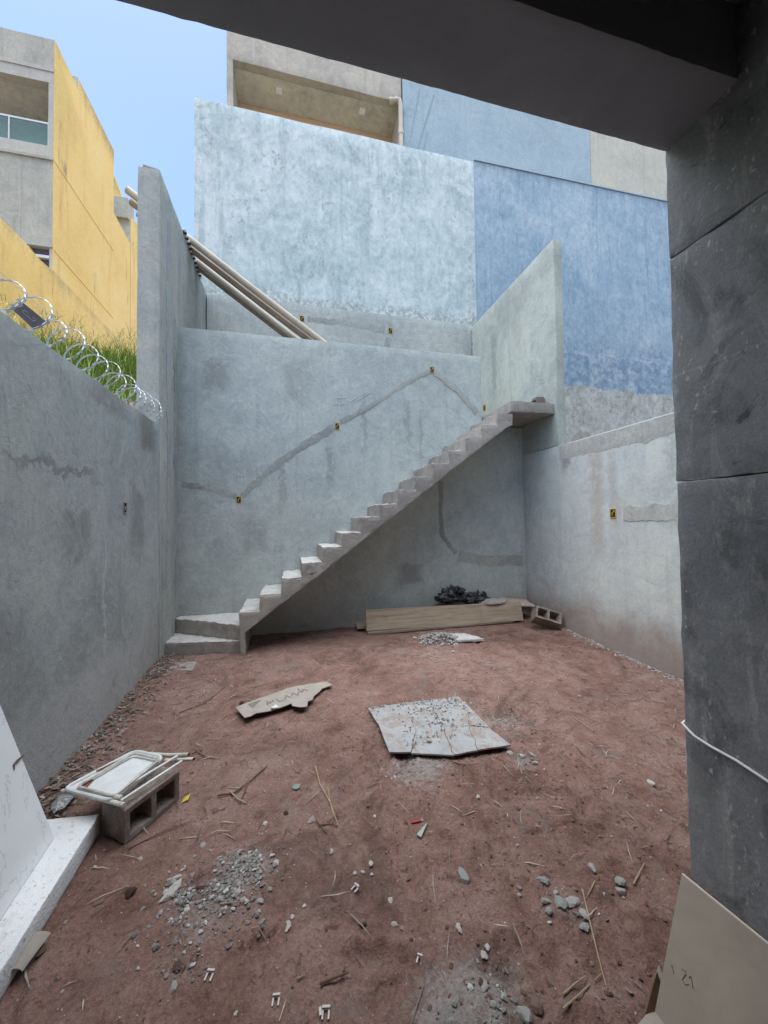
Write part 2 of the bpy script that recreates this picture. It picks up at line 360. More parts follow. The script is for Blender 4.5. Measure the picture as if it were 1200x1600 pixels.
def blue_wall():
    m = Mat('faded periwinkle paint', .9, .25); P = m.geo
    big = m.noise(.45, 6, .62, .5, P); mid = m.noise(2.2, 8, .66, .8, P)
    c = m.ramp(m.math('ADD', m.math('MULTIPLY', big, .55), m.math('MULTIPLY', mid, .45)),
               [(.36, (.25, .35, .425)), (.48, (.325, .43, .495)), (.60, (.42, .51, .555))])
    st = m.noise(1, 6, .66, .2, m.map((4.5, 4.5, .25), P))
    c = m.mix(m.math('MULTIPLY', m.step(st, .54, .70), .45), c, (.15, .255, .36))
    st2 = m.noise(1, 5, .66, .2, m.map((6.5, 6.5, .3), P, loc=(3, 1, 1)))
    c = m.mix(m.math('MULTIPLY', m.step(st2, .56, .72), .4), c, (.45, .53, .62))
    zs = m.sep(P)[2]
    # darker damp band in the lower third, then a pale tide line
    e = m.math('ADD', zs, m.math('MULTIPLY', m.noise(1.1, 7, .72, .3, P), -1.3))
    dark = m.math('MULTIPLY', m.step(e, 5.3, 4.7), m.step(m.noise(6, 7, .72, .4, P), .40, .58))
    c = m.mix(m.math('MULTIPLY', dark, .6), c, (.12, .20, .31))
    tide = m.math('ABSOLUTE', m.math('SUBTRACT', m.math('ADD', zs, m.math('MULTIPLY', m.noise(2, 5, .6, 0, m.map((1, 1, 1), P, loc=(1, 4, 2))), -.35)), 5.28))
    c = m.mix(m.math('MULTIPLY', m.step(tide, .07, .0), m.math('MULTIPLY', m.step(m.noise(3, 6, .7, 0, P), .45, .6), .7)), c, (.50, .56, .63))
    # bare render below the ragged paint edge
    edge = m.math('ADD', zs, m.math('MULTIPLY', m.math('ADD', m.noise(2.2, 7, .7, .2, P), m.math('MULTIPLY', m.noise(14, 4, .6, 0, P), .25)), -.42))
    bare = m.ramp(m.noise(2.4, 8, .7, 1.2, P), [(.34, (.29, .31, .27)), (.5, (.43, .45, .42)), (.62, (.52, .54, .52))])
    bare = m.mix(m.math('MULTIPLY', m.step(m.noise(11, 6, .75, .5, P), .54, .62), .6), bare, (.22, .23, .18))
    c = m.mix(m.step(edge, 4.40, 4.385), c, bare)
    # weathering under the coping
    top = m.math('ADD', zs, m.math('MULTIPLY', m.noise(1, 6, .7, .2, m.map((5, 5, .5), P)), .9))
    c = m.mix(m.math('MULTIPLY', m.step(top, 9.75, 10.1), .45), c, (.13, .18, .27))
    c = m.mix(.5, c, m.ramp(m.noise(1, 8, .78, .4, m.map((12, 12, 8), P)), [(.34, .3), (.66, .7)]), 'OVERLAY')
    m.col(c); m.bump(m.math('ADD', m.math('MULTIPLY', mid, .8), m.math('MULTIPLY', m.noise(55, 4, .6, 0, P), .3)), .5, .015); return m.m
M['blue_wall'] = blue_wall()

def dark_paint():
    m = Mat('dark waterproofing coat', .6, .3); P = m.geo
    big = m.noise(1.3, 6, .65, .6, P)
    c = m.ramp(big, [(.3, (.14, .153, .162)), (.5, (.195, .21, .22)), (.7, (.26, .272, .278))])
    sc = m.noise(1, 8, .75, .6, m.map((7, 7, 2.0), P)); c = m.mix(m.math('MULTIPLY', m.step(sc, .50, .66), .6), c, (.37, .385, .38))
    sm = m.noise(2.2, 6, .68, 1.0, m.map((1, 1.6, .9), P, loc=(2, 5, 3))); c = m.mix(m.math('MULTIPLY', m.step(sm, .50, .66), .75), c, (.085, .09, .095))
    for (zc, wd, am) in ((1.765, .012, .8), (2.25, .006, .4), (.62, .010, .5)):
        zz = m.math('ADD', m.sep(P)[2], m.math('MULTIPLY', m.noise(6, 4, .6, 0, P), .03)); k = m.step(m.math('ABSOLUTE', m.math('SUBTRACT', zz, zc+.015)), wd, 0)
        c = m.mix(m.math('MULTIPLY', k, m.math('MULTIPLY', m.step(m.noise(11, 5, .7, 0, P), .38, .55), am)), c, (.42, .42, .40))
    # pale lime spots, in drifts
    ar = m.noise(1.9, 4, .6, .3, m.map((1.6, 1.6, .8), P, loc=(4, 4, 1)))
    sp = m.noise(44, 4, .6, .2, m.map((1, 1, .55), P))
    c = m.mix(m.math('MULTIPLY', m.math('MULTIPLY', m.step(sp, .61, .67), m.step(ar, .44, .58)), .7), c, (.48, .48, .46))
    gr = m.noise(90, 4, .7, 0, P); c = m.mix(.45, c, m.ramp(gr, [(.3, .3), (.7, .7)]), 'OVERLAY')
    dk = m.noise(5.5, 6, .7, .6, m.map((1, 1, 1), P, loc=(8, 2, 5))); c = m.mix(m.math('MULTIPLY', m.step(dk, .63, .68), .8), c, (.05, .052, .056))
    # arcs left by the roller
    ar2 = m.noise(1.4, 3, .5, 2.2, m.map((1, 1, 1.8), P, (.6, .2, .1))); c = m.mix(m.math('MULTIPLY', m.step(ar2, .56, .60), .22), c, (.30, .30, .30))
    m.col(c); m.bump(m.math('ADD', m.noise(70, 5, .7, 0, P), m.math('MULTIPLY', sc, 1.0)), .4, .007)
    m.put(m.b.inputs['Roughness'], m.ramp(big, [(.3, .5), (.7, .8)])); return m.m
M['dark'] = dark_paint()
def dark_ceiling():
    m = Mat('near black ceiling paint', .8, .2); P = m.geo
    m.col(m.ramp(m.noise(2, 6, .65, .4, P), [(.3, (.23, .245, .265)), (.7, (.31, .325, .345))])); m.bump(m.noise(60, 5, .7, 0, P), .35, .006); return m.m
M['ceiling'] = dark_ceiling()

def earth():
    m = Mat('red earth', .95, .15); P = m.geo
    big = m.noise(.8, 6, .65, .5, P); mid = m.noise(5, 8, .7, .6, P); fine = m.noise(60, 6, .75, .2, P)
    c = m.ramp(m.math('ADD', m.math('MULTIPLY', big, .5), m.math('MULTIPLY', mid, .5)),
               [(.36, (.125, .070, .054)), (.46, (.21, .125, .101)), (.55, (.265, .170, .142)), (.66, (.32, .23, .20))])
    c = m.mix(.6, c, m.ramp(fine, [(.28, .22), (.5, .5), (.74, .78)]), 'OVERLAY')
    grit = m.noise(120, 4, .8, 0, P); c = m.mix(.2, c, m.ramp(grit, [(.34, .2), (.66, .8)]), 'OVERLAY')
    crum = m.noise(34, 7, .8, .6, P); c = m.mix(m.math('MULTIPLY', m.math('MULTIPLY', m.step(crum, .57, .62), m.step(m.noise(2.6, 6, .7, .6, m.map((1, 1, 1), P, loc=(2, 7, 1))), .50, .62)), .7), c, (.06, .032, .025))
    cl = m.noise(17, 6, .72, .8, P); c = m.mix(m.math('MULTIPLY', m.step(cl, .55, .66), .65), c, (.07, .036, .027))
    dp = m.noise(1.5, 6, .7, .8, m.map((1, 1, 1), P, loc=(3, 8, 0))); c = m.mix(m.math('MULTIPLY', m.step(dp, .53, .66), .6), c, (.085, .055, .043))
    gy_ = m.noise(2.3, 7, .72, .6, m.map((1, 1, 1), P, loc=(9, 2, 0))); c = m.mix(m.math('MULTIPLY', m.step(gy_, .55, .68), .5), c, (.19, .165, .148))
    gr = m.voro(150, 'F1', P); sel = m.noise(38, 3, .6, 0, P)
    c = m.mix(m.math('MULTIPLY', m.math('MULTIPLY', m.step(gr, .30, .18), m.step(sel, .60, .66)), .65), c, (.33, .28, .25))
    # cement dust trodden into the earth
    d = m.attr('dust'); dn = m.math('ADD', d, m.math('MULTIPLY', m.math('SUBTRACT', m.noise(7, 9, .82, 1.2, P), .5), 2.2))
    dn = m.math('ADD', dn, m.math('MULTIPLY', m.math('SUBTRACT', m.noise(45, 4, .7, .2, P), .5), 1.8))
    c = m.mix(m.math('MULTIPLY', m.step(dn, .35, 1.15), .75), c, m.ramp(fine, [(.3, (.20, .19, .175)), (.7, (.40, .39, .37))]))
    m.col(c)
    h = m.math('ADD', m.math('MULTIPLY', cl, .8), m.math('ADD', m.math('MULTIPLY', fine, .6), m.math('ADD', m.math('MULTIPLY', m.noise(180, 3, .6, 0, P), .3), m.math('MULTIPLY', crum, .45))))
    m.bump(h, .9, .016); return m.m
M['earth'] = earth()

def simple(name, col, rough=.7, var=.15, scale=12, bump=.2, bs=60, spec=.3, metal=0.0, world=False):
    m = Mat(name, rough, spec); P = m.geo if world else m.co
    c = m.ramp(m.noise(scale, 6, .65, .4, P), [(.3, c3(col, 1-var)), (.5, col), (.7, c3(col, 1+var))])
    m.col(c); m.b.inputs['Metallic'].default_value = metal
    if bump: m.bump(m.noise(bs, 5, .65, 0, P), bump, .004)
    return m.m
M['pvc'] = simple('aged pvc', (.50, .44, .335), .45, .15, 3, .05)
M['pvc_dark'] = simple('stained pvc', (.34, .275, .205), .5, .25, 3, .05)
M['pvc_pale'] = simple('cream pvc', (.56, .51, .41), .45, .1, 3, .05)
M['rope_white'] = simple('white rope strand', (.7, .68, .62), .9)
M['rope_black'] = simple('dark rope strand', (.03, .028, .026), .9)
M['galv'] = simple('galvanised razor tape', (.62, .66, .70), .38, .15, 20, 0, metal=.55, spec=.5)
M['plate'] = simple('dull violet grey plate', (.11, .105, .125), .6, .2, 8, .05)
M['plate_mark'] = simple('pale scuffed print', (.30, .28, .30), .7, .2, 8, 0)
M['box_yellow'] = simple('yellow plastic', (.52, .36, .08), .5, .2, 20, .05)
M['void'] = simple('dark box cavity', (.03, .026, .022), .9)  # near black, painted as shade inside hollows; also used on dark scraps
M['chalk'] = simple('white chalk', (.62, .66, .68), .95, .1, 40, 0)
M['bag'] = simple('black plastic sheet', (.022, .024, .030), .35, .4, 9, .25, 40, spec=.5)
M['sack'] = simple('grey paper sack', (.30, .27, .25), .9, .2, 10, .3, 30)
M['pinkboard'] = simple('dusty pinkish cardboard', (.40, .31, .26), .9, .15, 10, .2)
M['cardboard'] = simple('dusty cardboard', (.32, .29, .25), .92, .14, 12, .25, 50)
M['card_dark'] = simple('damp brown cardboard', (.20, .12, .08), .92, .2, 12, .2)
M['pencil'] = simple('faint pencil', (.20, .185, .16), .8, .1, 20, 0)
M['print'] = simple('faded grey print', (.17, .165, .155), .85, .2, 30, 0)
M['chair_white'] = simple('chipped white chair enamel', (.66, .69, .68), .38, .12, 9, .04, spec=.5)
M['chair_tube'] = simple('rusted cream chair tube', (.52, .50, .45), .5, .35, 22, .08, spec=.45)
M['rust'] = simple('rusty metal', (.22, .12, .075), .85, .35, 30, .3)
M['red_plastic'] = simple('dusty red plastic', (.30, .04, .035), .35, .1, 10, 0, spec=.5)
M['steel'] = simple('dull steel', (.5, .5, .5), .35, .1, 10, 0, metal=1)
M['green_shard'] = simple('grey green shard', (.31, .36, .33), .6, .15, 10, .1)
M['cap'] = simple('green grey bottle cap', (.20, .27, .22), .45, .25, 20, .1)
M['leaf_yellow'] = simple('yellow wrapper', (.60, .48, .06), .55, .2, 20, .1)
M['clip'] = simple('dirty white plastic clip', (.52, .48, .45), .5, .06, 20, 0)
M['cable'] = simple('white cable sheath', (.68, .69, .70), .45, .06, 8, 0)
M['straw'] = simple('dry straw', (.36, .27, .18), .85, .3, 14, .1)
M['twig'] = simple('brown twig', (.13, .085, .06), .9, .3, 18, .3)
M['stone_grey'] = simple('grey stone', (.33, .325, .30), .9, .3, 22, .6, 70)
M['stone_blue'] = simple('slate grey stone', (.27, .28, .265), .9, .3, 25, .6, 70)
M['stone_brown'] = simple('brown stone', (.19, .13, .105), .9, .3, 22, .6, 70)
M['stone_dark'] = simple('dark clod', (.075, .042, .034), .95, .3, 22, .7, 70)
M['stone_pale'] = simple('pale stone chip', (.42, .39, .355), .9, .2, 22, .5, 70)
M['glass'] = None
g = Mat('green tinted glass', .04, .5); g.col((.50, .76, .70)); g.b.inputs['Transmission Weight'].default_value = .9; M['glass'] = g.m
M['alu'] = simple('white aluminium', (.66, .68, .68), .4, .05, 6, 0, spec=.5)
M['lamp'] = simple('white lamp cover', (.93, .93, .92), .5, .02, 6, 0)
M['clear'] = None
g = Mat('clear crumpled plastic', .12, .5); g.col((.75, .77, .78)); g.b.inputs['Transmission Weight'].default_value = .8; M['clear'] = g.m

def wood(name, col):
    m = Mat(name, .8, .2); w = m.noise(1, 7, .65, .8, m.map((1.6, 26, 26)))
    c = m.ramp(w, [(.3, c3(col, .62)), (.5, col), (.7, c3(col, 1.22))])
    k = m.voro(1.0, 'F1', m.map((1.15, 1, 3.2), loc=(.2, 0, .1)))
    c = m.mix(m.math('MULTIPLY', m.step(k, .11, .05), .8), c, c3(col, .35))
    c = m.mix(m.math('MULTIPLY', m.step(m.noise(3, 6, .7, .5), .55, .7), .4), c, c3(col, .7))
    m.col(c); m.bump(w, .3, .003); return m.m
M['wood'] = wood('weathered formwork plank', (.36, .29, .215))
M['wood_dark'] = wood('grimy plank', (.24, .19, .15))
def block_mat():
    m = Mat('concrete block', .95, .15)
    a = m.noise(55, 5, .75); c = m.ramp(m.noise(7, 6, .7, .4), [(.3, (.15, .12, .10)), (.5, (.22, .185, .16)), (.7, (.31, .28, .25))])
    c = m.mix(.6, c, m.ramp(a, [(.3, .25), (.7, .75)]), 'OVERLAY'); m.col(c)
    m.bump(m.math('ADD', a, m.math('MULTIPLY', m.noise(160, 2), .5)), .8, .006); return m.m
M['block'] = block_mat()
def tile_mat(name, a, b, dirt):
    m = Mat(name, .45, .4)
    c = m.ramp(m.noise(2.2, 7, .7, 1.5), [(.35, a), (.5, c3(b, .93)), (.65, b)])
    dn = m.noise(6, 8, .75, .8); c = m.mix(m.math('MULTIPLY', m.step(dn, .46, .62), dirt), c, (.27, .215, .185))
    sp = m.noise(45, 4, .7); c = m.mix(m.math('MULTIPLY', m.step(sp, .6, .68), dirt), c, (.16, .13, .115))
    m.col(c); m.put(m.b.inputs['Roughness'], m.ramp(dn, [(.4, .4), (.6, .85)])); m.bump(sp, .15, .003); return m.m
M['tile'] = tile_mat('dusty grey porcelain', (.27, .285, .285), (.36, .375, .375), .9)
def panel_mat():
    m = Mat('white porcelain with faint veins', .22, .5)
    c = m.ramp(m.noise(.9, 4, .6, .5), [(.3, (.74, .77, .78)), (.7, (.80, .82, .82))])
    v = m.math('ABSOLUTE', m.math('SUBTRACT', m.noise(1.6, 7, .62, .9), .5))
    c = m.mix(m.math('MULTIPLY', m.step(v, .012, .0), .45), c, (.45, .46, .46))
    c = m.mix(m.math('MULTIPLY', m.step(m.noise(14, 6, .75), .62, .7), .25), c, (.55, .52, .49)); m.col(c); return m.m
M['panel'] = panel_mat()
def foam_mat():
    m = Mat('gritty white slab', .9, .2)
    c = m.ramp(m.noise(3, 5, .6), [(.3, (.66, .68, .69)), (.7, (.80, .82, .82))])
    c = m.mix(m.math('MULTIPLY', m.step(m.noise(45, 5, .78), .57, .66), .8), c, (.33, .33, .32))
    c = m.mix(m.math('MULTIPLY', m.step(m.noise(5, 7, .75, .5), .54, .68), .35), c, (.46, .42, .39)); m.col(c)
    m.bump(m.math('ADD', m.voro(90), m.noise(40, 4, .7)), .45, .005); return m.m
M['foam'] = foam_mat()
M['board'] = simple('khaki board', (.37, .325, .265), .55, .16, 3, .08, 30, spec=.35)
M['board_edge'] = simple('raw pale board edge', (.62, .60, .54), .8, .1, 20, .1)
def tone_mat(name, stops, rough=.95, bump=.5):
    m = Mat(name, rough, .15); c = m.ramp(m.attr('tone'), stops)
    c = m.mix(.5, c, m.ramp(m.noise(80, 4, .7, 0, m.geo), [(.3, .3), (.7, .7)]), 'OVERLAY'); m.col(c)
    if bump: m.bump(m.noise(140, 4, .7, 0, m.geo), bump, .003)
    return m.m
M['gravel'] = tone_mat('mixed gravel', [(0, (.10, .055, .042)), (.35, (.19, .125, .10)), (.6, (.30, .27, .25)), (.85, (.37, .35, .325)), (1, (.50, .48, .45))])
M['rubble'] = tone_mat('cement rubble', [(0, (.15, .14, .13)), (.5, (.29, .285, .27)), (1, (.50, .50, .485))])
M['litter'] = tone_mat('dry litter', [(0, (.10, .08, .065)), (.5, (.27, .235, .195)), (1, (.46, .42, .35))], .9, 0)
def grass_mat():
    m = Mat('grass blades', .6, .3)
    c = m.ramp(m.attr('tone'), [(0, (.07, .15, .02)), (.5, (.20, .33, .05)), (.85, (.34, .44, .12)), (1, (.42, .36, .17))])
    m.col(c); m.b.inputs['Subsurface Weight'].default_value = 0; m.put(m.b.inputs['Transmission Weight'], 0.0); return m.m
M['grass'] = grass_mat()
M['hill'] = simple('dry slope soil', (.23, .17, .12), .95, .3, 3, .6, 20, world=True)

# ------------------------------------------------------------------ ground
def axis(vals):
    out = []
    for a, b, st in vals:
        n = max(1, int(round((b-a)/st))); out += [a+(b-a)*i/n for i in range(n)]
    return out+[vals[-1][1]]
gx = axis([(-300, -20, 70), (-20, -1.8, 4), (-1.8, -1.52, .14), (-1.52, 3.8, .0155), (3.8, 4.2, .2), (4.2, 20, 4), (20, 300, 70)])
gy = axis([(-300, -20, 70), (-20, -3, 4), (-3, .6, .3), (.6, 3.2, .0125), (3.2, 5.7, .02), (5.7, 7, .4), (7, 25, 4), (25, 300, 70)])
dust_spots = [(340, 1385, .26, .5), (300, 1450, .18, .35), (385, 1350, .14, .55), (760, 1560, .22, .85), (690, 1600, .2, .7),
              (650, 1195, .26, .9), (700, 1140, .45, .55), (790, 1120, .22, .7), (820, 1185, .12, .8), (600, 1130, .16, .5), (697, 1000, .45, .6), (360, 1035, .5, .42),
              (440, 1050, .4, .3), (880, 1410, .14, .5), (960, 1570, .14, .4), (260, 1050, .3, .5), (620, 1023, .3, .45), (1000, 1060, .3, .0)]
DS = []
for u, v, r, k in ((340, 1378, .16, .022), (300, 1452, .10, .014), (755, 1570, .16, .02), (885, 1412, .12, .014), (990, 1250, .22, .02), (1010, 1470, .20, .025)):
    p = at(u, v, z=.02); MOUND.append((p.x, p.y, r, k))
for u, v, r, a in dust_spots:
    p = at(u, v, z=.02); DS.append((p.x, p.y, r, a))
gv, gd = [], []
for y in gy:
    for x in gx:
        inside = -1.6 < x < 3.9 and .5 < y < 5.8
        gv.append((x, y, gh(x, y) if inside else (-.02 if -2 < x < 4.3 and -4 < y < 8 else -.05)))
        d = 0
        if inside:
            for (a, b, r, k) in DS:
                q = ((x-a)**2+(y-b)**2)/(r*r)
                if q < 4: d += k*math.exp(-1.3*q)
            q = 3.73-x
            if q < .25: d += .55*(1-q/.25)
        gd.append(d)
nx = len(gx)
gf = [(j*nx+i, j*nx+i+1, (j+1)*nx+i+1, (j+1)*nx+i) for j in range(len(gy)-1) for i in range(nx-1)]
me = bpy.data.meshes.new('ground'); me.from_pydata(gv, [], gf)
me.attributes.new('dust', 'FLOAT', 'POINT').data.foreach_set('value', gd)
me.polygons.foreach_set('use_smooth', [True]*len(me.polygons)); me.materials.append(M['earth'])
ground = link(bpy.data.objects.new('ground', me)); tag(ground, kind='structure')

# ------------------------------------------------------------------ yard walls
XL, XR, YB, YT = -1.4735, 3.7306, 5.505, 7.21
def strip(path, w, nrm, name, mat, parent, seed=1, lift=.004, ragged=.6):
    """patch of mortar with ragged edges lying proud of a wall; path points on the wall, nrm its outward normal"""
    rs = random.Random(seed); N_ = V(nrm); pts = []
    for a, b in zip(path[:-1], path[1:]):
        a, b = V(a), V(b); k = max(2, int((b-a).length/.035))
        pts += [a.lerp(b, i/k) for i in range(k)]
    pts.append(V(path[-1]))
    L, Rr = [], []
    for i, p in enumerate(pts):
        t = (pts[min(i+1, len(pts)-1)]-pts[max(i-1, 0)]).normalized(); s_ = N_.cross(t).normalized()
        wa = w*.5*(1+ragged*(mn.noise(V((i*.23+seed, 1, 0)))*1.2+rs.uniform(-.35, .35)))
        wb = w*.5*(1+ragged*(mn.noise(V((i*.21+seed, 9, 0)))*1.2+rs.uniform(-.35, .35)))
        L.append(p+s_*wa); Rr.append(p-s_*wb)
    mb = MB(); n = len(pts)
    ragged_ = 0
    vs = [p-N_*.012 for p in L]+[p+N_*.0015 for p in L]+[p+N_*lift for p in pts]+[p+N_*.0015 for p in Rr]+[p-N_*.012 for p in Rr]
    fs = []
    for r_ in range(4):
        for i in range(n-1): fs.append((r_*n+i, r_*n+i+1, (r_+1)*n+i+1, (r_+1)*n+i))
    mb.add(vs, fs); return mb.build(name, mat, parent, smooth=True)
def band(x0z, name, mat, parent, nrm, seed, lift=.006):
    """ragged band: list of (top point, bottom point) pairs"""
    N_ = V(nrm); mb = MB(); vs = []; n = len(x0z)
    for a, b in x0z: vs += [V(a)-N_*.01, V(a)+N_*lift, (V(a)+V(b))/2+N_*lift*1.2, V(b)+N_*.0015, V(b)-N_*.012]
    fs = [(i*5+k, i*5+5+k, i*5+6+k, i*5+1+k) for i in range(n-1) for k in range(4)]
    mb.add(vs, fs); return mb.build(name, mat, parent, smooth=True)

# left boundary wall
left_wall = wavy(rect_yz(-4.0, 4.79, -.1, 2.735, XL), (-.2, 0, 0), 'boundary_wall', M['plaster_left'], seed=3, amp=.006)
tag(left_wall, 'low grey rendered wall along the left side of the yard carrying the razor wire', 'wall')
# tall left wall
tall_left = wavy(rect_yz(4.80, 7.36, -.1, 5.75, XL+.004), (-.235, 0, 0), 'boundary_wall', M['plaster_tall'], seed=11, amp=.008, edge=.009)
tag(tall_left, 'tall grey end wall at the left rising above the razor wire with pipes across its top', 'wall')
strip([(XL+.004, 5.14, .5), (XL+.004, 5.16, 2.5), (XL+.004, 5.12, 4.4), (XL+.004, 5.15, 5.7)], .16, (1, 0, 0), 'render_seam', M['plaster_left'], tall_left, 4, .009, .3)
strip([(XL+.004, 5.40, .5), (XL+.004, 5.42, 3), (XL+.004, 5.4, 4.3)], .10, (1, 0, 0), 'render_seam', M['mortar'], tall_left, 6, .007, .9)
# back parapet wall behind the stair
back_wall = wavy([(XL-.01, YB, -.1), (XR+.02, YB, -.1), (XR+.02, YB, 3.12), (2.995, YB, 3.12), (2.995, YB, 4.255), (XL-.01, YB, 4.255)], (0, .15, 0), 'back_wall', M['plaster_back'], seed=21, amp=.006)
tag(back_wall, 'grey rendered wall behind the concrete stair with patched diagonal conduit channels', 'wall')
E1 = lambda u, v: at(u, v, y=YB-.002)
strip([E1(284, 756), E1(330, 762), E1(370, 776)], .085, (0, -1, 0), 'conduit_patch', M['mortar'], back_wall, 31)
strip([E1(378, 776), E1(430, 728), E1(480, 692), E1(522, 668)], .10, (0, -1, 0), 'conduit_patch', M['mortar'], back_wall, 32)
strip([E1(532, 660), E1(580, 634), E1(630, 602), E1(670, 580)], .065, (0, -1, 0), 'conduit_patch', M['mortar'], back_wall, 33, .004)
strip([E1(680, 582), E1(715, 610), E1(745, 644)], .09, (0, -1, 0), 'conduit_patch', M['mortar'], back_wall, 34, .004)
strip([E1(689, 752), E1(688, 800), E1(692, 838), E1(712, 866)], .07, (0, -1, 0), 'conduit_patch', M['mortar'], back_wall, 35, .004)
strip([E1(716, 869), E1(760, 876), E1(816, 876)], .17, (0, -1, 0), 'conduit_patch', M['mortar'], back_wall, 36, .004, .3)
def chalk(lines, parent):
    mb = MB()
    for (u0, v0, u1, v1) in lines:
        a, b = E1(u0, v0), E1(u1, v1); t = (b-a).normalized(); s_ = V((0, -1, 0)).cross(t)*.0035
        mb.obox(a-s_-V((0, .001, 0)), b-a, s_*2, (0, -.0025, 0))
    mb.build('chalk_mark', M['chalk'], parent)
chalk([(373, 740, 373, 752), (382, 732, 383, 750), (369, 744, 386, 743), (378, 744, 378, 754)], back_wall)
chalk([(526, 620, 526, 634), (536, 618, 536, 632), (521, 632, 540, 631), (524, 622, 540, 621), (530, 632, 531, 646)], back_wall)
chalk([(462, 760, 462, 768), (457, 764, 468, 763)], back_wall)
chalk([(545, 628, 575, 612), (556, 626, 580, 613), (420, 712, 428, 700)], back_wall)
# right walls
right_wall = wavy(rect_yz(1.37, 5.53, -.1, 2.66, XR), (.15, 0, 0), 'boundary_wall', M['plaster_right'], seed=41, amp=.006)
tag(right_wall, 'low pale grey rendered wall on the right side of the yard with a darker mortar top', 'wall')
prs = []
for i in range(150):
    y = 1.4+i*(3.23/149)
    prs.append(((XR, y, 2.645), (XR, y, 2.645-.20-.06*mn.noise(V((y*2, 0, 5)))-.06*max(0, mn.noise(V((y*9, 3, 5))))-.02*mn.noise(V((y*23, 2, 1))))))
band(prs, 'mortar_band', M['band_right'], right_wall, (-1, 0, 0), 2)
strip([at(974, 802, x=XR), at(1010, 801, x=XR), at(1075, 800, x=XR)], .17, (-1, 0, 0), 'conduit_patch', M['band_right'], right_wall, 43, .004, .3)
tall_right = wavy(rect_yz(4.645, 7.2, 2.662, 5.68, XR-.004), (.135, 0, 0), 'boundary_wall', M['plaster_stub'], seed=51, amp=.006)
tag(tall_right, 'tall grey wall stub on the right above the stair landing in front of the blue wall', 'wall')
terrace_wall = wavy(rect_xz(XL+.02, XR-.02, 3.0, 5.735, YT), (0, .13, 0), 'terrace_wall', M['plaster_terrace'], seed=61, amp=.006)
tag(terrace_wall, 'grey rendered wall at the back of the upper terrace below the white painted wall', 'wall')
strip([at(480, 499, y=YT), at(540, 505, y=YT), at(600, 515, y=YT)], .12, (0, -1, 0), 'conduit_patch', M['mortar'], terrace_wall, 63, .004)
strip([at(608, 528, y=YT), at(606, 535, y=YT), at(600, 560, y=YT)], .12, (0, -1, 0), 'conduit_patch', M['mortar'], terrace_wall, 64, .004)
terr = wavy([(XL+.01, 5.66, 3.13), (XR-.01, 5.66, 3.13), (XR-.01, YT-.004, 3.13), (XL+.01, YT-.004, 3.13)], (0, 0, .145), 'terrace_floor', M['concrete'], seed=62, seg=.4)
tag(terr, kind='structure')

# ------------------------------------------------------------------ concrete stair
Y0, Y1 = 4.72, 5.50
stair = empty('concrete_staircase', (-.5, 5.1, 0), 'rough unfinished concrete staircase climbing along the back wall to a landing', 'staircase')
def step_label(o): return o
NX = [-.616+.2437*i for i in range(15)]; NZ = [.57+.1807*i for i in range(15)]
# winders
pv = (-.60, 4.76)
wavy([(XL+.006, 4.965, .0), (pv[0], 4.80, .0), (pv[0]+.003, 4.83, .0), (-.62, 5.2, 0), (XL+.006, 5.497, 0)], (0, 0, .205), 'step', M['concrete'], stair, seg=.045, amp=.009, edge=.026, top=M['concrete_toplit'], seed=1)
wavy([(XL+.008, 5.40, .206), (pv[0], 4.81, .206), (pv[0], 5.498, .206), (XL+.008, 5.498, .206)], (0, 0, .19), 'step', M['concrete'], stair, seg=.045, amp=.009, edge=.026, top=M['concrete_toplit'], seed=2)
for i in range(15):
    x, z = NX[i]+random.Random(i).uniform(-.008, .008), NZ[i]+random.Random(i+50).uniform(-.008, .006)
    zb = .305+.7415*(x+.55)+.03
    xe = x+.2437+(.015 if i < 14 else 0)
    poly = [(x, Y0, z-.19 if i else 0), (xe, Y0, .3405+.7405*(xe+.55)), (xe, Y0, z), (x, Y0, z)]
    if i == 0: poly = [(x, Y0, 0), (-.55, Y0, 0), (-.55, Y0, .33)] + poly[1:]
    wavy(poly, (0, Y1-Y0-.003, 0), 'step', M['concrete'], stair, seg=.042, amp=.009, edge=.028, top=M['concrete_toplit'], seed=10+i)
# sloping slab under the steps
def zu(x): return .312+.7405*(x+.55)
poly = [(-.605, Y0-.006, 0.0), (-.56, Y0-.006, 0.0), (-.57, Y0-.006, zu(-.57)), (3.03, Y0-.006, zu(3.03)), (3.03, Y0-.006, 3.24), (2.78, Y0-.006, 3.07)]
poly2 = [(-.60, Y0-.006, 0), (-.545, Y0-.006, 0), (-.548, Y0-.006, .312), (3.06, Y0-.006, zu(3.06)), (3.06, Y0-.006, 3.25), (2.80, Y0-.006, 3.085), (-.605, Y0-.006, .565)]
# jagged top follows the steps just under each tread
top = []
for i in range(14, -1, -1): top += [(NX[i]+.2437 if i < 14 else 3.04, Y0-.006, NZ[i]-.012), (NX[i]+.006, Y0-.006, NZ[i]-.012)]
poly2 = [(-.60, Y0-.006, -.03), (-.53, Y0-.006, -.03), (-.548, Y0-.006, .314), (2.93, Y0-.006, zu(2.93)), (3.04, Y0-.006, zu(2.99))]+top
wavy(poly2, (0, .10, 0), 'stringer', M['concrete'], stair, seg=.06, amp=.010, edge=.022, seed=40)
wavy([(-.545, Y0+.095, .316), (3.0, Y0+.095, zu(3.0)), (3.0, Y0+.095, zu(3.0)+.13), (-.545, Y0+.095, .446)], (0, Y1-Y0-.1, 0), 'waist_slab', M['concrete'], stair, seg=.12, amp=.008, edge=.01, seed=41)
wavy([(3.02, Y0-.012, 3.135), (XR-.004, Y0-.012, 3.135), (XR-.004, 5.655, 3.135), (3.02, 5.655, 3.135)], (0, 0, .148), 'landing', M['concrete'], stair, seg=.08, amp=.008, edge=.018, seed=42)

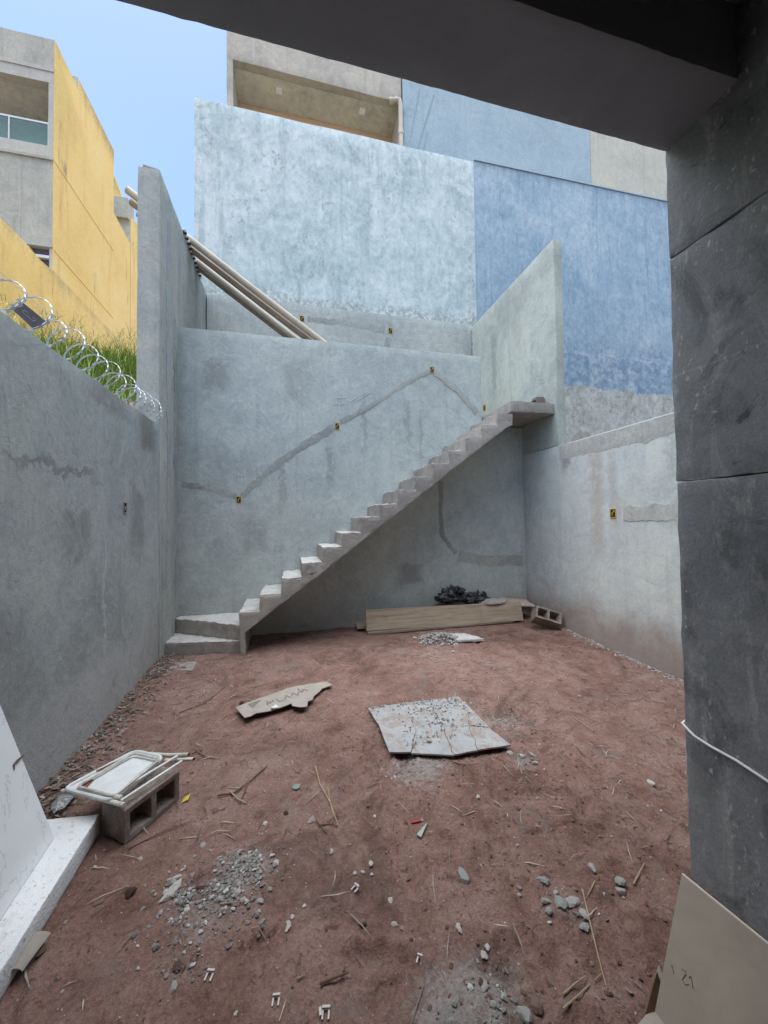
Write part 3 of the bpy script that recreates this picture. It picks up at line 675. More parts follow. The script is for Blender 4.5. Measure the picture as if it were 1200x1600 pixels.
# ------------------------------------------------------------------ neighbours' tall walls
YW = 7.36
nw = wavy(rect_xz(-1.69, 3.93, 0, 9.46, YW), (0, .25, 0), 'neighbour_wall', M['white_wall'], seg=.3, amp=.008, seed=71)
tag(nw, 'huge flaking pale blue white wall above the back terrace', 'wall')
bwall = MB().hexa([(3.935, YW+.02, 0), (13.5, YW+.02, 0), (13.5, YW+.27, 0), (3.935, YW+.27, 0),
                   (3.935, YW+.02, 9.50), (13.5, YW+.02, 9.66), (13.5, YW+.27, 9.66), (3.935, YW+.27, 9.50)]).build('neighbour_wall', M['blue_wall'])
tag(bwall, 'large faded periwinkle blue wall on the right with bare render along its foot', 'wall')
mb = MB().hexa([(3.94, YW+.0, 9.51), (13.5, YW+.0, 9.67), (13.5, YW+.29, 9.67), (3.94, YW+.29, 9.51), (3.94, YW, 9.545), (13.5, YW, 9.705), (13.5, YW+.29, 9.705), (3.94, YW+.29, 9.545)])
mb.build('coping', M['upper_blue'], bwall)

# balcony house behind
YH = 9.2
bh = empty('balcony_house', (.7, 10, 0), 'weathered beige house with a deep balcony soffit above the white wall', 'house')
B = lambda u, v: at(u, v, y=YH)
wavy(rect_xz(-1.41, 2.87, 12.56, 14.6, YH), (0, .18, 0), 'fascia', M['balcony'], bh, seg=.25, amp=.004, edge=.012, seed=81)
MB().box(-1.41, -1.272, YH+.002, 10.3, 8.5, 12.558).build('side_wall', M['balcony'], bh)
MB().box(2.835, 2.885, YH+.004, 10.3, 8.5, 12.557).build('side_wall', M['facade_trim'], bh)
wavy([(-1.405, YH+.182, 12.562), (2.865, YH+.182, 12.562), (2.865, 10.3, 12.562), (-1.405, 10.3, 12.562)], (0, 0, .12), 'soffit', M['soffit'], bh, seg=.3, amp=.006, seed=82)
MB().box(-1.27, 2.833, 10.13, 10.28, 8.5, 12.556).build('rear_wall', M['peach'], bh)
MB().box(-1.41, 2.88, 10.3, 13.2, 8.5, 14.55).build('house_body', M['balcony'], bh)
MB().box(-1.27, 2.833, YH+.01, 10.129, 9.55, 9.7).build('balcony_floor', M['balcony'], bh)
MB().box(-1.41, 2.88, YH+.003, 13.2, 0, 8.499).build('lower_storey', M['balcony'], bh)
for (u, v) in ((436, 142), (566, 174)):
    p = at(u, v, z=12.548); MB().box(p.x-.075, p.x+.075, p.y-.07, p.y+.07, 12.535, 12.5605).build('square_lamp', M['lamp'], bh)
# down pipe at the balcony corner
px_ = 2.80
pp = [(2.62, YH-.02, 12.50), (2.70, YH-.07, 12.52), (2.79, YH-.09, 12.50), (2.815, YH-.09, 12.38), (2.815, YH-.09, 9.0)]
MB().tube(pp, .06, 12).build('downpipe', M['pvc_pale'], bh, smooth=True)
MB().tube([(2.55, YH-.0, 12.50), (2.64, YH-.03, 12.51)], .085, 12).build('pipe_collar', M['pvc'], bh, smooth=True)
MB().tube([(2.815, YH-.09, 11.6), (2.815, YH-.09, 11.75)], .07, 12).build('pipe_collar', M['pvc_pale'], bh, smooth=True)

uw = wavy(rect_xz(2.90, 8.70, 0, 14.6, YH-.05), (0, .3, 0), 'house_wall', M['upper_blue'], seg=.5, amp=.01, seed=91)
tag(uw, 'plain pale blue house wall rising behind the blue wall beside the balcony', 'house')
mb = MB(); mb.obox((3.20, YH-.056, 11.2), (.55, 0, 1.75), (.03, 0, -.01), (0, .008, 0)); mb.obox((3.05, YH-.056, 11.5), (.3, 0, 1.5), (.022, 0, -.006), (0, .008, 0)); mb.obox((3.35, YH-.056, 11.0), (.2, 0, .9), (.02, 0, -.006), (0, .008, 0))
mb.build('dark_streak', M['upper_streak'], uw)
ub = wavy(rect_xz(8.703, 13.5, 0, 14.6, YH-.06), (0, .3, 0), 'house_wall', M['upper_beige'], seg=.5, amp=.01, seed=92)
tag(ub, 'cream rendered house wall at the far right above the blue wall beside the dark column', 'house')

# ------------------------------------------------------------------ yellow buildings at the left
XY_ = -6.9
yh = empty('yellow_house', (-9, 15, 0), 'tall yellow house with a grey front and glass balcony at the far left', 'house')
def side(polyyz, name, mat, par, th=-.012): return MB().prism([(XY_, y, z) for y, z in polyyz], (th, 0, 0)).build(name, mat, par)
YF = 13.144
side([(YF-.012, 0), (17.06, 0), (17.06, 16.80), (14.42, 16.74), (14.42, 16.36), (YF-.012, 16.40)], 'side_wall', M['yellow'], yh)
MB().box(XY_-.5, XY_+.004, 14.40, 14.42, 16.30, 16.74).build('parapet_end', M['facade_grey'], yh)
# grey front: parapet, mouldings, balcony opening
X0 = -12.0
MB().box(X0, XY_-.014, YF-.0, YF+.25, 15.48, 16.40).build('parapet', M['facade_grey'], yh)
MB().box(X0, XY_-.013, YF-.04, YF+.25, 15.36, 15.478).build('moulding', M['facade_trim'], yh)
MB().box(X0, XY_-.014, YF-.015, YF+.25, 15.02, 15.358).build('lintel', M['facade_trim'], yh)
MB().box(-7.05, XY_-.014, YF-.012, YF+.25, 13.06, 15.018).build('corner_pier', M['facade_trim'], yh)
MB().box(X0, XY_-.014, YF-.014, YF+.25, 12.70, 13.058).build('balcony_edge', M['facade_trim'], yh)
MB().box(X0, XY_-.013, YF-.05, YF+.25, 12.62, 12.698).build('moulding', M['facade_grey'], yh)
MB().box(X0, XY_-.014, YF, YF+.25, 10.02, 12.618).build('front_wall', M['facade_grey'], yh)
MB().box(X0, XY_-.013, YF-.04, YF+.25, 9.95, 10.018).build('moulding', M['facade_trim'], yh)
MB().box(X0, -7.5, YF, YF+.25, 0, 9.948).build('lower_wall', M['facade_grey'], yh)
MB().box(-7.0, XY_-.014, YF, YF+.25, 0, 9.948).build('lower_pier', M['facade_trim'], yh)
MB().box(-7.498, -7.002, YF+.12, YF+.2, 0, 9.948).build('lower_pane', M['plate'], yh)
MB().box(-7.498, -7.002, YF-.01, YF+.1, 9.62, 9.70).build('window_head', M['alu'], yh)
MB().box(X0, -7.05, YF+1.6, YF+1.75, 12.9, 15.3).build('balcony_rear_wall', M['facade_grey'], yh)
MB().box(-7.049, XY_-.02, YF+.252, YF+1.6, 12.9, 15.3).build('balcony_side_wall', M['facade_grey'], yh)
MB().box(X0, -7.05, YF+.25, YF+1.6, 15.05, 15.3).build('balcony_ceiling', M['soffit'], yh)
MB().box(X0, -7.05, YF+.25, YF+1.6, 12.9, 13.05).build('balcony_floor', M['facade_grey'], yh)
MB().box(X0, XY_-.03, YF+1.76, 17.0, 0, 16.2).build('house_body', M['facade_grey'], yh)
for x in (-7.06, -8.06, -9.06):
    MB().box(x-.98, x-.02, YF+.06, YF+.072, 13.12, 13.78).build('glass_panel', M['glass'], yh)
MB().box(X0, -7.06, YF+.045, YF+.09, 13.781, 13.83).build('top_rail', M['alu'], yh)
MB().box(X0, -7.06, YF+.045, YF+.09, 13.06, 13.1).build('bottom_rail', M['alu'], yh)
for x in (-7.07, -8.06, -9.06): MB().box(x-.015, x+.015, YF+.03, YF+.059, 13.1, 13.78).build('rail_post', M['alu'], yh)
d_ = MB().box(-8.3, -7.35, YF+1.56, YF+1.598, 13.05, 13.52).build('balcony_door', M['alu'], yh)
MB().box(X0, -7.06, YF+1.2, YF+1.23, 13.52, 13.55).build('inner_bar', M['alu'], yh)
MB().box(X0, -7.06, YF+1.2, YF+1.23, 13.33, 13.36).build('inner_bar', M['alu'], yh)
MB().box(-7.62, -7.58, YF+.4, YF+.44, 13.05, 13.32).build('inner_post', M['alu'], yh)
MB().box(-8.22, -7.43, YF+1.545, YF+1.559, 13.1, 13.47).build('door_pane', M['glass'], yh)
# thin joints scored in the yellow render
for z0 in (12.64, 9.9):
    mb = MB().box(XY_-.01, XY_+.012, YF+.02, 17.05, z0, z0+.05); mb.build('render_joint', M['yellow'], yh)
# low yellow wall in front of the house
lyw = wavy([(XY_+.004, 4.0, 0), (XY_+.004, 13.13, 0), (XY_+.004, 13.13, 9.22), (XY_+.004, 4.0, 9.12)], (-.2, 0, 0), 'yellow_wall', M['yellow'], seg=.6, amp=.03, edge=.03, seed=95)
tag(lyw, 'weathered yellow boundary wall at the left edge in front of the yellow house', 'wall')
gw = MB().prism([(XY_-.004, 17.07, 0), (XY_-.004, 18.68, 0), (XY_-.004, 18.68, 14.12), (XY_-.004, 17.07, 14.25)], (-.22, 0, 0)).build('yellow_wall', M['yellow'])
tag(gw, 'lower yellow wall between the tall yellow house and the small house behind it', 'wall')
h2 = empty('small_house', (-9, 20, 0), 'distant small house with beige front just left of the grey pillar', 'house')
MB().prism([(XY_, 18.72, 0), (XY_, 24, 0), (XY_, 24, 17.3), (XY_, 18.72, 15.38)], (-.2, 0, 0)).build('side_wall', M['yellow'], h2)
MB().box(-12, XY_-.005, 18.70, 18.95, 0, 15.2).build('front_wall', M['upper_beige'], h2)
MB().box(-12, XY_-.05, 18.55, 19.2, 15.2, 16.1).build('eave', M['facade_grey'], h2)
MB().prism([(-12, 18.75, 16.1), (-7.25, 18.75, 16.1), (-7.25, 18.75, 16.25), (-7.75, 18.75, 17.6), (-12, 18.75, 17.6)], (0, .3, 0)).build('gable', M['yellow'], h2)
MB().box(-12, XY_-.21, 19.21, 24, 0, 15.3).build('house_body', M['upper_beige'], h2)

# ------------------------------------------------------------------ slope with weeds behind the left wall
def hz(x, y):
    return 2.25+.40*max(0, min(y, 10.5)-3.2) + .10*(-x-1.7)*sstep(3, 6, y) + .10*mn.noise(V((x*.9, y*.9, 0)))+.03*mn.noise(V((x*4, y*4, 0)))
mb = MB(); nxh, nyh = 40, 70
hv = [(XY_+5.19*i/nxh+.01, 1.0+12*j/nyh, hz(XY_+5.19*i/nxh, 1.0+12*j/nyh)) for j in range(nyh+1) for i in range(nxh+1)]
mb.add(hv, [(j*(nxh+1)+i, j*(nxh+1)+i+1, (j+1)*(nxh+1)+i+1, (j+1)*(nxh+1)+i) for j in range(nyh) for i in range(nxh)])
hill = mb.build('hillside', M['hill'], smooth=True); tag(hill, kind='structure')
gvs, gfs, gt = [], [], []
def blade(p, h, w, lean, az, tone, seg=3):
    b = len(gvs); d = V((math.cos(az), math.sin(az), 0)); s_ = V((-d.y, d.x, 0))
    for k in range(seg+1):
        f = k/seg; c = p+d*(lean*h*f*f)+V((0, 0, h*(f-.25*lean*f*f)))
        ww = w*(1-f)**.7
        if k == seg: gvs.append(c); gt.append(tone)
        else: gvs.extend([c-s_*ww, c+s_*ww]); gt.extend([tone, tone])
    for k in range(seg-1): gfs.append((b+2*k, b+2*k+1, b+2*k+3, b+2*k+2))
    gfs.append((b+2*seg-2, b+2*seg-1, b+2*seg))
for i in range(20000):
    x = rnd(-6.6, -1.75); y = rnd(4.6, 11.0)
    dn = mn.noise(V((x*.7, y*.7, 3)))
    dens = sstep(3.4, 6.4, y-.15*(x+1.7))
    if random.random() > dens*(.75+dn): continue
    near = sstep(5.0, 8.0, y)
    h = rnd(.25, .65)*(.55+.6*near)*(1+.5*dn)
    blade(V((x, y, hz(x, y)-.02)), h, rnd(.006, .013), rnd(.2, 1.1), rnd(0, 6.28), (rnd(.9, 1) if random.random() < .13 else min(.88, max(0, .45+.35*dn+rnd(-.3, .35)))))
for i in range(260):
    x = rnd(-6.2, -1.8); y = rnd(5.4, 10.5); h = rnd(.7, 1.15); az = rnd(0, 6.28)
    b = V((x, y, hz(x, y))); blade(b, h, .005, rnd(.15, .5), az, rnd(.86, 1), 4)
    for k in range(5):
        blade(b+V((math.cos(az), math.sin(az), 0))*.12*h+V((0, 0, h*(.72+.05*k))), rnd(.08, .18), .004, rnd(.8, 1.6), rnd(0, 6.28), rnd(.85, 1), 2)
mb = MB(); mb.v = gvs; mb.f = [list(f) for f in gfs]; mb.m = [0]*len(gfs)
gm = bpy.data.meshes.new('weeds'); gm.from_pydata(gvs, [], gfs); gm.attributes.new('tone', 'FLOAT', 'POINT').data.foreach_set('value', gt)
gm.materials.append(M['grass']); weeds = link(bpy.data.objects.new('weeds', gm)); tag(weeds, kind='stuff')

# ------------------------------------------------------------------ the house the photo is taken from
hs = empty('house_opening', (1.72, 1.366, 0), 'dark painted concrete beam and column framing the opening of the house', 'house')
XC, YC, ZC = 1.722, 1.366, 3.32
wavy(rect_yz(.62, YC, -.1, 1.762, XC), (.30, 0, 0), 'column', M['dark'], hs, seg=.07, amp=.004, edge=.014, seed=101)
wavy(rect_yz(.62, YC+.001, 1.766, 2.80, XC-.001), (.30, 0, 0), 'column', M['dark'], hs, seg=.07, amp=.004, edge=.014, seed=104)
wavy(rect_yz(.62, YC-.002, 2.803, 3.60, XC-.004), (.30, 0, 0), 'column', M['dark'], hs, seg=.08, amp=.004, edge=.014, seed=102)
wavy([(-1.69, 1.065, ZC), (XC+.31, 1.065, ZC), (XC+.31, YC, ZC), (-1.69, YC, ZC)], (0, 0, .5), 'beam', M['ceiling'], hs, seg=.05, amp=.0008, edge=.006, seed=103)
MB().box(-1.69, XC+.3, -4, 1.064, 3.62, 3.82).build('ceiling', M['ceiling'], hs)
MB().box(XC+.004, XC+.3, -4, .618, -.1, 3.618).build('inner_wall', M['dark'], hs)
MB().box(-1.69, XC+.3, -4.2, -4.001, -.1, 3.80).build('rear_wall', M['dark'], hs)
MB().box(-1.68, XL-.003, -4, 1.064, 2.745, 3.618).build('upper_side_wall', M['dark'], hs)
MB().box(XC+.312, XR-.002, 1.07, YC-.01, -.1, 3.82).build('front_wall', M['plaster_back'], hs)
MB().box(XC-.012, XC-.003, .625, .66, 0, .001).build('floor_nib', M['dark'], hs) if False else None
nh = MB().box(4.05, 9.2, -6, 2.45, -.04, 7.2).build('added_shade_house', M['facade_grey']); tag(nh, 'plain grey house added out of view beyond the right wall to shade the left wall', 'house')  # unseen house added to block sky light from the left wall
MB().box(3.98, 9.3, -6.05, 2.5, 7.21, 7.4).build('shade_house_roof', M['facade_trim'], nh)
# white cable pulled round the column
cb = [at(1200, 1221, x=XC-.012)+V((0, -.12, -.01)), at(1200, 1221, x=XC-.012), at(1150, 1188, x=XC-.012), at(1110, 1166, x=XC-.012), at(1085, 1150, x=XC-.012), at(1076, 1141, x=XC-.010)]
cb += [V((XC+.0, YC+.012, cb[-1].z+.012)), V((XC+.06, YC+.016, cb[-1].z+.03)), V((XC+.28, YC+.016, cb[-1].z+.05))]
o = MB().tube(cb, .0055, 8).build('white_cable', M['cable'], smooth=True); tag(o, 'thin white cable stretched round the dark column', 'cable')

# ------------------------------------------------------------------ electrical boxes
def ebox(p, nrm, w, h, label, narrow=False):
    N_ = V(nrm); S_ = N_.cross(V((0, 0, 1))).normalized()*(w/2); U_ = V((0, 0, h/2)); p = V(p)
    r = empty('electrical_box', p, label, 'electrical box', 'wall boxes for switches and sockets')
    t = .16
    def bar(a0, a1, b0, b1, mb):
        mb.obox(p+S_*a0+U_*b0-N_*.02, S_*(a1-a0), U_*(b1-b0), N_*.026)
    mb = MB(); bar(-1, 1, 1-t, 1, mb); bar(-1, 1, -1, -1+t, mb); bar(-1, -1+t*1.3, -1+t, 1-t, mb); bar(1-t*1.3, 1, -1+t, 1-t, mb)
    mb.build('rim', M['stone_grey' if narrow else 'box_yellow'], r, bevel=.002)
    mb = MB(); bar2 = mb.obox(p-S_*.78-U_*.83-N_*.030, S_*1.56, U_*1.66, N_*.033); mb.build('cavity_shade', M['void'], r)  # solid block; its near black colour stands in for shade inside the box
    mb = MB(); mb.tube([p+S_*.1+U_*.15+N_*.0, p+S_*.2+U_*.0+N_*.012, p+S_*.15-U_*.5+N_*.004], .006, 6); mb.build('conduit_end', M['stone_grey' if narrow else 'box_yellow'], r)
    mb = MB(); mb.obox(p-S_*.6+U_*.25+N_*.001, S_*.5, U_*.4, N_*.006); mb.build('inner_tab', M['void' if narrow else 'box_yellow'], r)
    return r
ebox(E1(373, 781), (0, -1, 0), .066, .095, 'lowest yellow box on the diagonal conduit of the back wall')
ebox(E1(527, 666), (0, -1, 0), .066, .095, 'yellow box halfway up the diagonal conduit of the back wall')
ebox(E1(675, 578), (0, -1, 0), .066, .095, 'yellow box at the peak of the diagonal conduit')
ebox(at(757, 637, x=XR-.004), (-1, 0, 0), .10, .11, 'yellow box beside the top stair steps at the end of the back wall')
ebox(at(958, 802, x=XR), (-1, 0, 0), .085, .11, 'yellow box on the pale right wall')
ebox(at(472, 498, y=YT), (0, -1, 0), .085, .115, 'yellow box on the terrace wall just above the leaning pipes')
ebox(at(610, 517, y=YT), (0, -1, 0), .085, .115, 'yellow box on the terrace wall in the middle')
ebox(at(195, 793, x=XL), (1, 0, 0), .07, .10, 'small dark socket box on the left grey wall', True)

# ------------------------------------------------------------------ pipes over the tall left wall
def pipe(a, b, r, mat, label):
    a, b = V(a), V(b); d = (b-a); n = 14
    mid = [a.lerp(b, i/n)-V((0, 0, 1))*(.05*math.sin(math.pi*i/n)) for i in range(n+1)]
    mb = MB(); N = 14; mb.tube(mid, r, N, cap=False)
    t = d.normalized(); inner = [mid[0]+t*.0, mid[0]+t*.25]
    b0 = len(mb.v); mb.tube(inner, r*.86, N, cap=False)
    for j in range(N): mb.f.append([j, (j+1) % N, b0+(j+1) % N, b0+j]); mb.m.append(0)
    o = mb.build('pvc_pipe', mat, smooth=True); tag(o, label, 'pipe', 'plastic pipes leaning over the tall left wall'); return o
zt = 5.75
def through(xw, yw, z, slope, y2, r):   # passes the wall top at (xw,yw,z)
    a = V((xw-.8, yw+.02, z+.8*slope)); L = (z-3.34)/slope; b = V((xw+L, y2, 3.34)); return a, b
a, b = through(XL, 6.03, zt+.135, .70, 5.93, .055); pipe(a, b, .052, M['pvc'], 'uppermost cream pipe leaning over the tall left wall')
a, b = through(XL, 6.17, zt+.075, .70, 6.05, .05); pipe(a, b, .05, M['pvc_dark'], 'brownish pipe directly under the uppermost cream pipe')
a, b = through(XL, 6.42, zt+.085, .715, 6.34, .05); pipe(a, b, .048, M['pvc_pale'], 'pale pipe in the lower pair leaning over the tall left wall')
a, b = through(XL, 6.56, zt+.065, .715, 6.42, .05); pipe(a, b, .05, M['pvc_dark'], 'brown stained pipe, lowest of the leaning pipes')
# twisted rope on the wall top
ra, rb = V((XL+.012, 5.75, zt+.012)), V((XL+.012, 6.75, zt-.02))
rp = empty('twisted_rope', ra, 'black and white twisted rope hanging along the wall top by the pipes', 'rope')
for k, (mt, nm) in enumerate((('rope_white', 'pale_strand'), ('rope_black', 'dark_strand'))):
    pth = [ra.lerp(rb, i/120)+V((math.cos(i*.52+k*math.pi)*.018, 0, math.sin(i*.52+k*math.pi)*.018)) for i in range(121)]
    MB().tube(pth, .019, 6).build(nm, M[mt], rp, smooth=True)
o = wavy([(-1.66, 4.83, 5.775), (-1.50, 4.84, 5.765), (-1.49, 5.02, 5.765), (-1.65, 5.01, 5.775)], (0, 0, .035), 'flat_tile', M['concrete'], seed=9, seg=.1)
tag(o, 'loose flat tile lying on top of the tall grey left wall', 'tile')

# ------------------------------------------------------------------ razor wire
rw = empty('razor_wire', (-1.575, 3.3, 2.74), 'coil of galvanised razor wire along the top of the left wall', 'razor wire')
wp = []; turns = 22; n_per = 36
ys = 1.2
tot = turns*n_per
for i in range(tot+1):
    f = i/tot; y = .9+3.95*(1-(1-f)**1.35)
    a = 2*math.pi*i/n_per
    R_ = .135+.012*math.sin(i*.071)
    wp.append(V((-1.575+R_*math.cos(a)+.012*mn.noise(V((i*.03, 0, 0))), y+.02*mn.noise(V((i*.05, 2, 0)))+.03*math.sin(a), 2.752+R_+R_*math.sin(a)+.008*mn.noise(V((i*.04, 5, 0))))))
mb = MB(); mb.tube(wp, .0026, 5); mb.build('core_wire', M['galv'], rw, smooth=True)
mb = MB()
for i in range(1, tot):
    if i % 2: continue
    t = (wp[i+1]-wp[i-1]).normalized(); out = (wp[i]-V((-1.575, wp[i].y, 2.752+.135))).normalized(); s_ = t.cross(out).normalized()
    c = wp[i]
    for sg in (1, -1):   # two blades of each barb
        mb.add([c-t*.006+out*.002, c+t*.006+out*.002, c+s_*sg*.013+t*.012+out*.003, c-t*.006-out*.001, c+t*.006-out*.001, c+s_*sg*.013-t*.012-out*.001],
               [(0, 1, 2), (3, 5, 4), (0, 2, 5, 3), (1, 4, 5, 2)])
mb.build('barb', M['galv'], rw)['kind'] = 'stuff'
mb = MB()
for i in range(0, tot, 2):
    t = (wp[min(i+2, tot)]-wp[i]); L = t.length; t.normalize(); out = (wp[i]-V((-1.575, wp[i].y, 2.887))).normalized(); s_ = t.cross(out).normalized()
    mb.obox(wp[i]-s_*.007-out*.001, t*L, s_*.014, out*.002)
mb.build('tape', M['galv'], rw)['kind'] = 'stuff'
MB().tube([(-1.575, .9, 3.01), (-1.57, 2.5, 3.02), (-1.575, 4.8, 3.0)], .002, 5).build('straining_wire', M['galv'], rw)
pa, pb, pc, pd = at(15, 480, x=-1.53), at(34, 472, x=-1.53), at(72, 503, x=-1.53), at(53, 515, x=-1.53)
sg = MB().prism([pa, pb, pc, pd], (.004, 0, 0)).build('warning_plate', M['plate']); tag(sg, 'small dark violet plate hanging tilted on the razor wire', 'sign')
ctr = (pa+pb+pc+pd)/4; ax = ((pd-pa)+(pc-pb)).normalized(); ay = (pb-pa).normalized()
mb = MB()
for (x0, y0, x1, y1) in ((-.05, -.02, .05, -.02), (.05, -.02, .05, .012), (-.05, -.02, -.05, .012), (-.05, .012, -.02, .012), (.02, .012, .05, .012)):
    A, Bq = ctr+ax*x0+ay*y0, ctr+ax*x1+ay*y1; t = (Bq-A).normalized(); s_ = t.cross(V((1, 0, 0)))*.003
    mb.obox(A-s_+V((.0035, 0, 0)), Bq-A, s_*2, (.0015, 0, 0))
mb.build('mark', M['plate_mark'], sg)

# ------------------------------------------------------------------ things at the foot of the back wall
def plank(o, a, b, c, mat, label):
    mb = MB().obox(o, a, b, c); ob = mb.build('plank', mat, bevel=.003); tag(ob, label, 'plank', 'planks at the foot of the back wall'); return ob
pL, pR = V((.985, 5.13, .105)), V((3.37, 5.06, .085))
up = V((0, .07, .27))
plank(pL, pR-pL, V((0, .03, -.006)), up, M['wood'], 'wide pale knotted plank standing on edge before the black bag')
plank(V((.99, 5.06, .066)), V((2.2, -.02, .01)), V((0, .22, 0)), V((0, 0, .028)), M['wood_dark'], 'thin dark plank lying under the wide pale plank')
plank(V((.87, 5.26, .10)), V((1.9, -.03, .02)), V((0, .18, .02)), V((0, -.003, .04)), M['wood'], 'plank end sticking out left behind the wide pale plank')
plank(V((1.3, 5.17, .16)), V((2.3, .02, .0)), V((0, .24, .02)), V((0, -.003, .10)), M['wood_dark'], 'grimy plank hidden behind the wide pale plank under the bag')
def crumple(name, c, sx, sy, sz, mat, seed, n=44, k=.36, fq=3.2, flat=.0):
    vs, fs = [], []; rs = random.Random(seed)
    for j in range(n+1):
        th = math.pi*j/n
        for i in range(n*2):
            ph = math.pi*i/n; d = V((math.sin(th)*math.cos(ph), math.sin(th)*math.sin(ph), math.cos(th)))
            q = d*fq+V((seed, 0, 0)); a = abs(mn.noise(q)); b2 = abs(mn.noise(q*2.3+V((1, 2, 3)))); c2 = .4*abs(mn.noise(q*4.1))
            r = 1-k+k*1.6*a+k*.9*b2+k*.5*c2
            p = V((d.x*sx, d.y*sy, max(-flat, d.z)*sz))*r
            vs.append(V(c)+p)
    W = n*2
    for j in range(n):
        for i in range(W): fs.append((j*W+i, j*W+(i+1) % W, (j+1)*W+(i+1) % W, (j+1)*W+i))
    mb = MB(); mb.add(vs, fs); o = mb.build(name, mat, smooth=True); o.data.set_sharp_from_angle(angle=rad(100)); return o
bagp = empty('plastic_bag', (2.5, 5.28, .28), 'crumpled black plastic bag heaped on the planks', 'bag')
for (cx, cz, sx, sz, sd) in ((2.36, .40, .28, .20, 3), (2.70, .37, .26, .15, 8), (2.40, .52, .14, .10, 5)):
    o = crumple('bag_fold', (cx, 5.32, cz), sx, .16, sz, M['bag'], sd, 44, .42, 1.9); o.parent = bagp; o.location = V(o.location)-V((2.5, 5.28, .28))
o = crumple('rolled_sack', (2.95, 5.22, .345), .27, .12, .065, M['sack'], 4, 28, .12, 2.0); tag(o, 'flattened grey sack lying on the planks right of the black bag', 'sack')
o = wavy([(3.15, 5.16, .30), (3.62, 5.12, .26), (3.66, 5.4, .30), (3.2, 5.44, .35)], (0, 0, .02), 'cardboard_sheet', M['pinkboard'], seg=.05, amp=.02, edge=.02, seed=7)
tag(o, 'dusty pinkish cardboard sheet on the planks in the right corner', 'cardboard')

def hollow_block(o, a, b, c, label, name='concrete_block'):
    """a: long edge, b: depth (holes run along b), c: height; o: corner"""
    o, a, b, c = V(o), V(a), V(b), V(c); La, Lc = a.length, c.length
    wa, wc = .030/La, .028/Lc
    us = [0, wa, .5-wa*.55, .5+wa*.55, 1-wa, 1]; ws = [0, wc, 1-wc, 1]
    mb = MB(); P = lambda u, w, d: o+a*u+c*w+b*d
    for d in (0, 1):
        for i in range(5):
            for j in range(3):
                if j == 1 and i in (1, 3): continue
                q = [P(us[i], ws[j], d), P(us[i+1], ws[j], d), P(us[i+1], ws[j+1], d), P(us[i], ws[j+1], d)]
                mb.add(q, [(0, 1, 2, 3) if d == 0 else (3, 2, 1, 0)])
    for (u0, u1, w0, w1) in ((0, 1, 0, 0), (0, 1, 1, 1), (0, 0, 0, 1), (1, 1, 0, 1)):
        mb.add([P(u0, w0, 0), P(u1, w1, 0), P(u1, w1, 1), P(u0, w0, 1)], [(0, 1, 2, 3)])
    for i in (1, 3):
        u0, u1, w0, w1 = us[i], us[i+1], ws[1], ws[2]
        for (x, y, x2, y2) in ((u0, w0, u1, w0), (u1, w0, u1, w1), (u1, w1, u0, w1), (u0, w1, u0, w0)):
            mb.add([P(x, y, 0), P(x2, y2, 0), P(x2, y2, 1), P(x, y, 1)], [(0, 1, 2, 3)])
    me_ = mb.build(name, M['block'])
    bm = bmesh.new(); bm.from_mesh(me_.data); bmesh.ops.remove_doubles(bm, verts=bm.verts, dist=.0008)
    # split long edges at shared corners so the shell is closed, then round and roughen it
    bmesh.ops.recalc_face_normals(bm, faces=bm.faces)
    bmesh.ops.bevel(bm, geom=[e for e in bm.edges if len(e.link_faces) == 2 and e.calc_face_angle(0) > .6], offset=.005, segments=2, affect='EDGES', profile=.5)
    bmesh.ops.subdivide_edges(bm, edges=[e for e in bm.edges if e.calc_length() > .04], cuts=3, use_grid_fill=True)
    for v in bm.verts: v.co += mn.noise_vector(v.co*28)*.0022+mn.noise_vector(v.co*9)*.002
    bm.to_mesh(me_.data); bm.free()
    me_.data.polygons.foreach_set('use_smooth', [True]*len(me_.data.polygons)); me_.data.set_sharp_from_angle(angle=rad(45))
    tag(me_, label, 'concrete block'); return me_
# near block under the chair
A, Bp, Cp = V((-.965, 2.287, .005)), V((-.826, 2.191, .0)), V((-.649, 2.459, .0))
hollow_block(Bp, Cp-Bp, A-Bp, V((0, 0, .165)), 'hollow concrete block under the folded white chair')
# far block tilted against the right wall
o_ = V((3.25, 4.60, .075)); ea = V((.33, -.10, -.105)); ec = V((.10, .11, .125)); eb = ea.cross(ec).normalized()*(-.17)
if eb.z > 0: eb = -eb
lift = gh(3.4, 4.6)-min((o_+ea*i+ec*j+eb*k).z for i in (0, 1) for j in (0, 1) for k in (0, 1))-.01
hollow_block(o_+V((0, 0, lift)), ea, eb, ec, 'hollow concrete block tilted against the right wall by the plank')
# small block pieces on the landing
for (u0, u1, v0, v1, lab, mt) in ((839, 852, 615, 629, 'grey broken block standing on the stair landing', 'block'), (826, 837, 619, 628, 'dark broken piece beside the grey block on the stair landing', 'void'), (813, 823, 624, 628, 'small flat dark scrap on the stair landing edge', 'void')):
    p0, p1 = at(u0, v1, y=4.86), at(u1, v0, y=4.86)
    w_ = p1.x-p0.x; hgt = p1.z-p0.z
    if mt == 'block': poly = [(p0.x, 4.86, 3.285), (p1.x, 4.86, 3.285), (p1.x, 4.86, 3.285+hgt*.8), (p0.x+w_*.8, 4.86, 3.285+hgt), (p0.x, 4.86, 3.285+hgt)]
    else: poly = [(p0.x, 4.86, 3.285), (p1.x, 4.86, 3.285), (p1.x, 4.86, 3.285+hgt), (p0.x+w_*.3, 4.86, 3.285+hgt*.55)]
    o = wavy(poly, (0, .12, 0), 'block_piece', M[mt], seg=.05, amp=.003, edge=.006, seed=int(u0)); tag(o, lab, 'rubble piece')

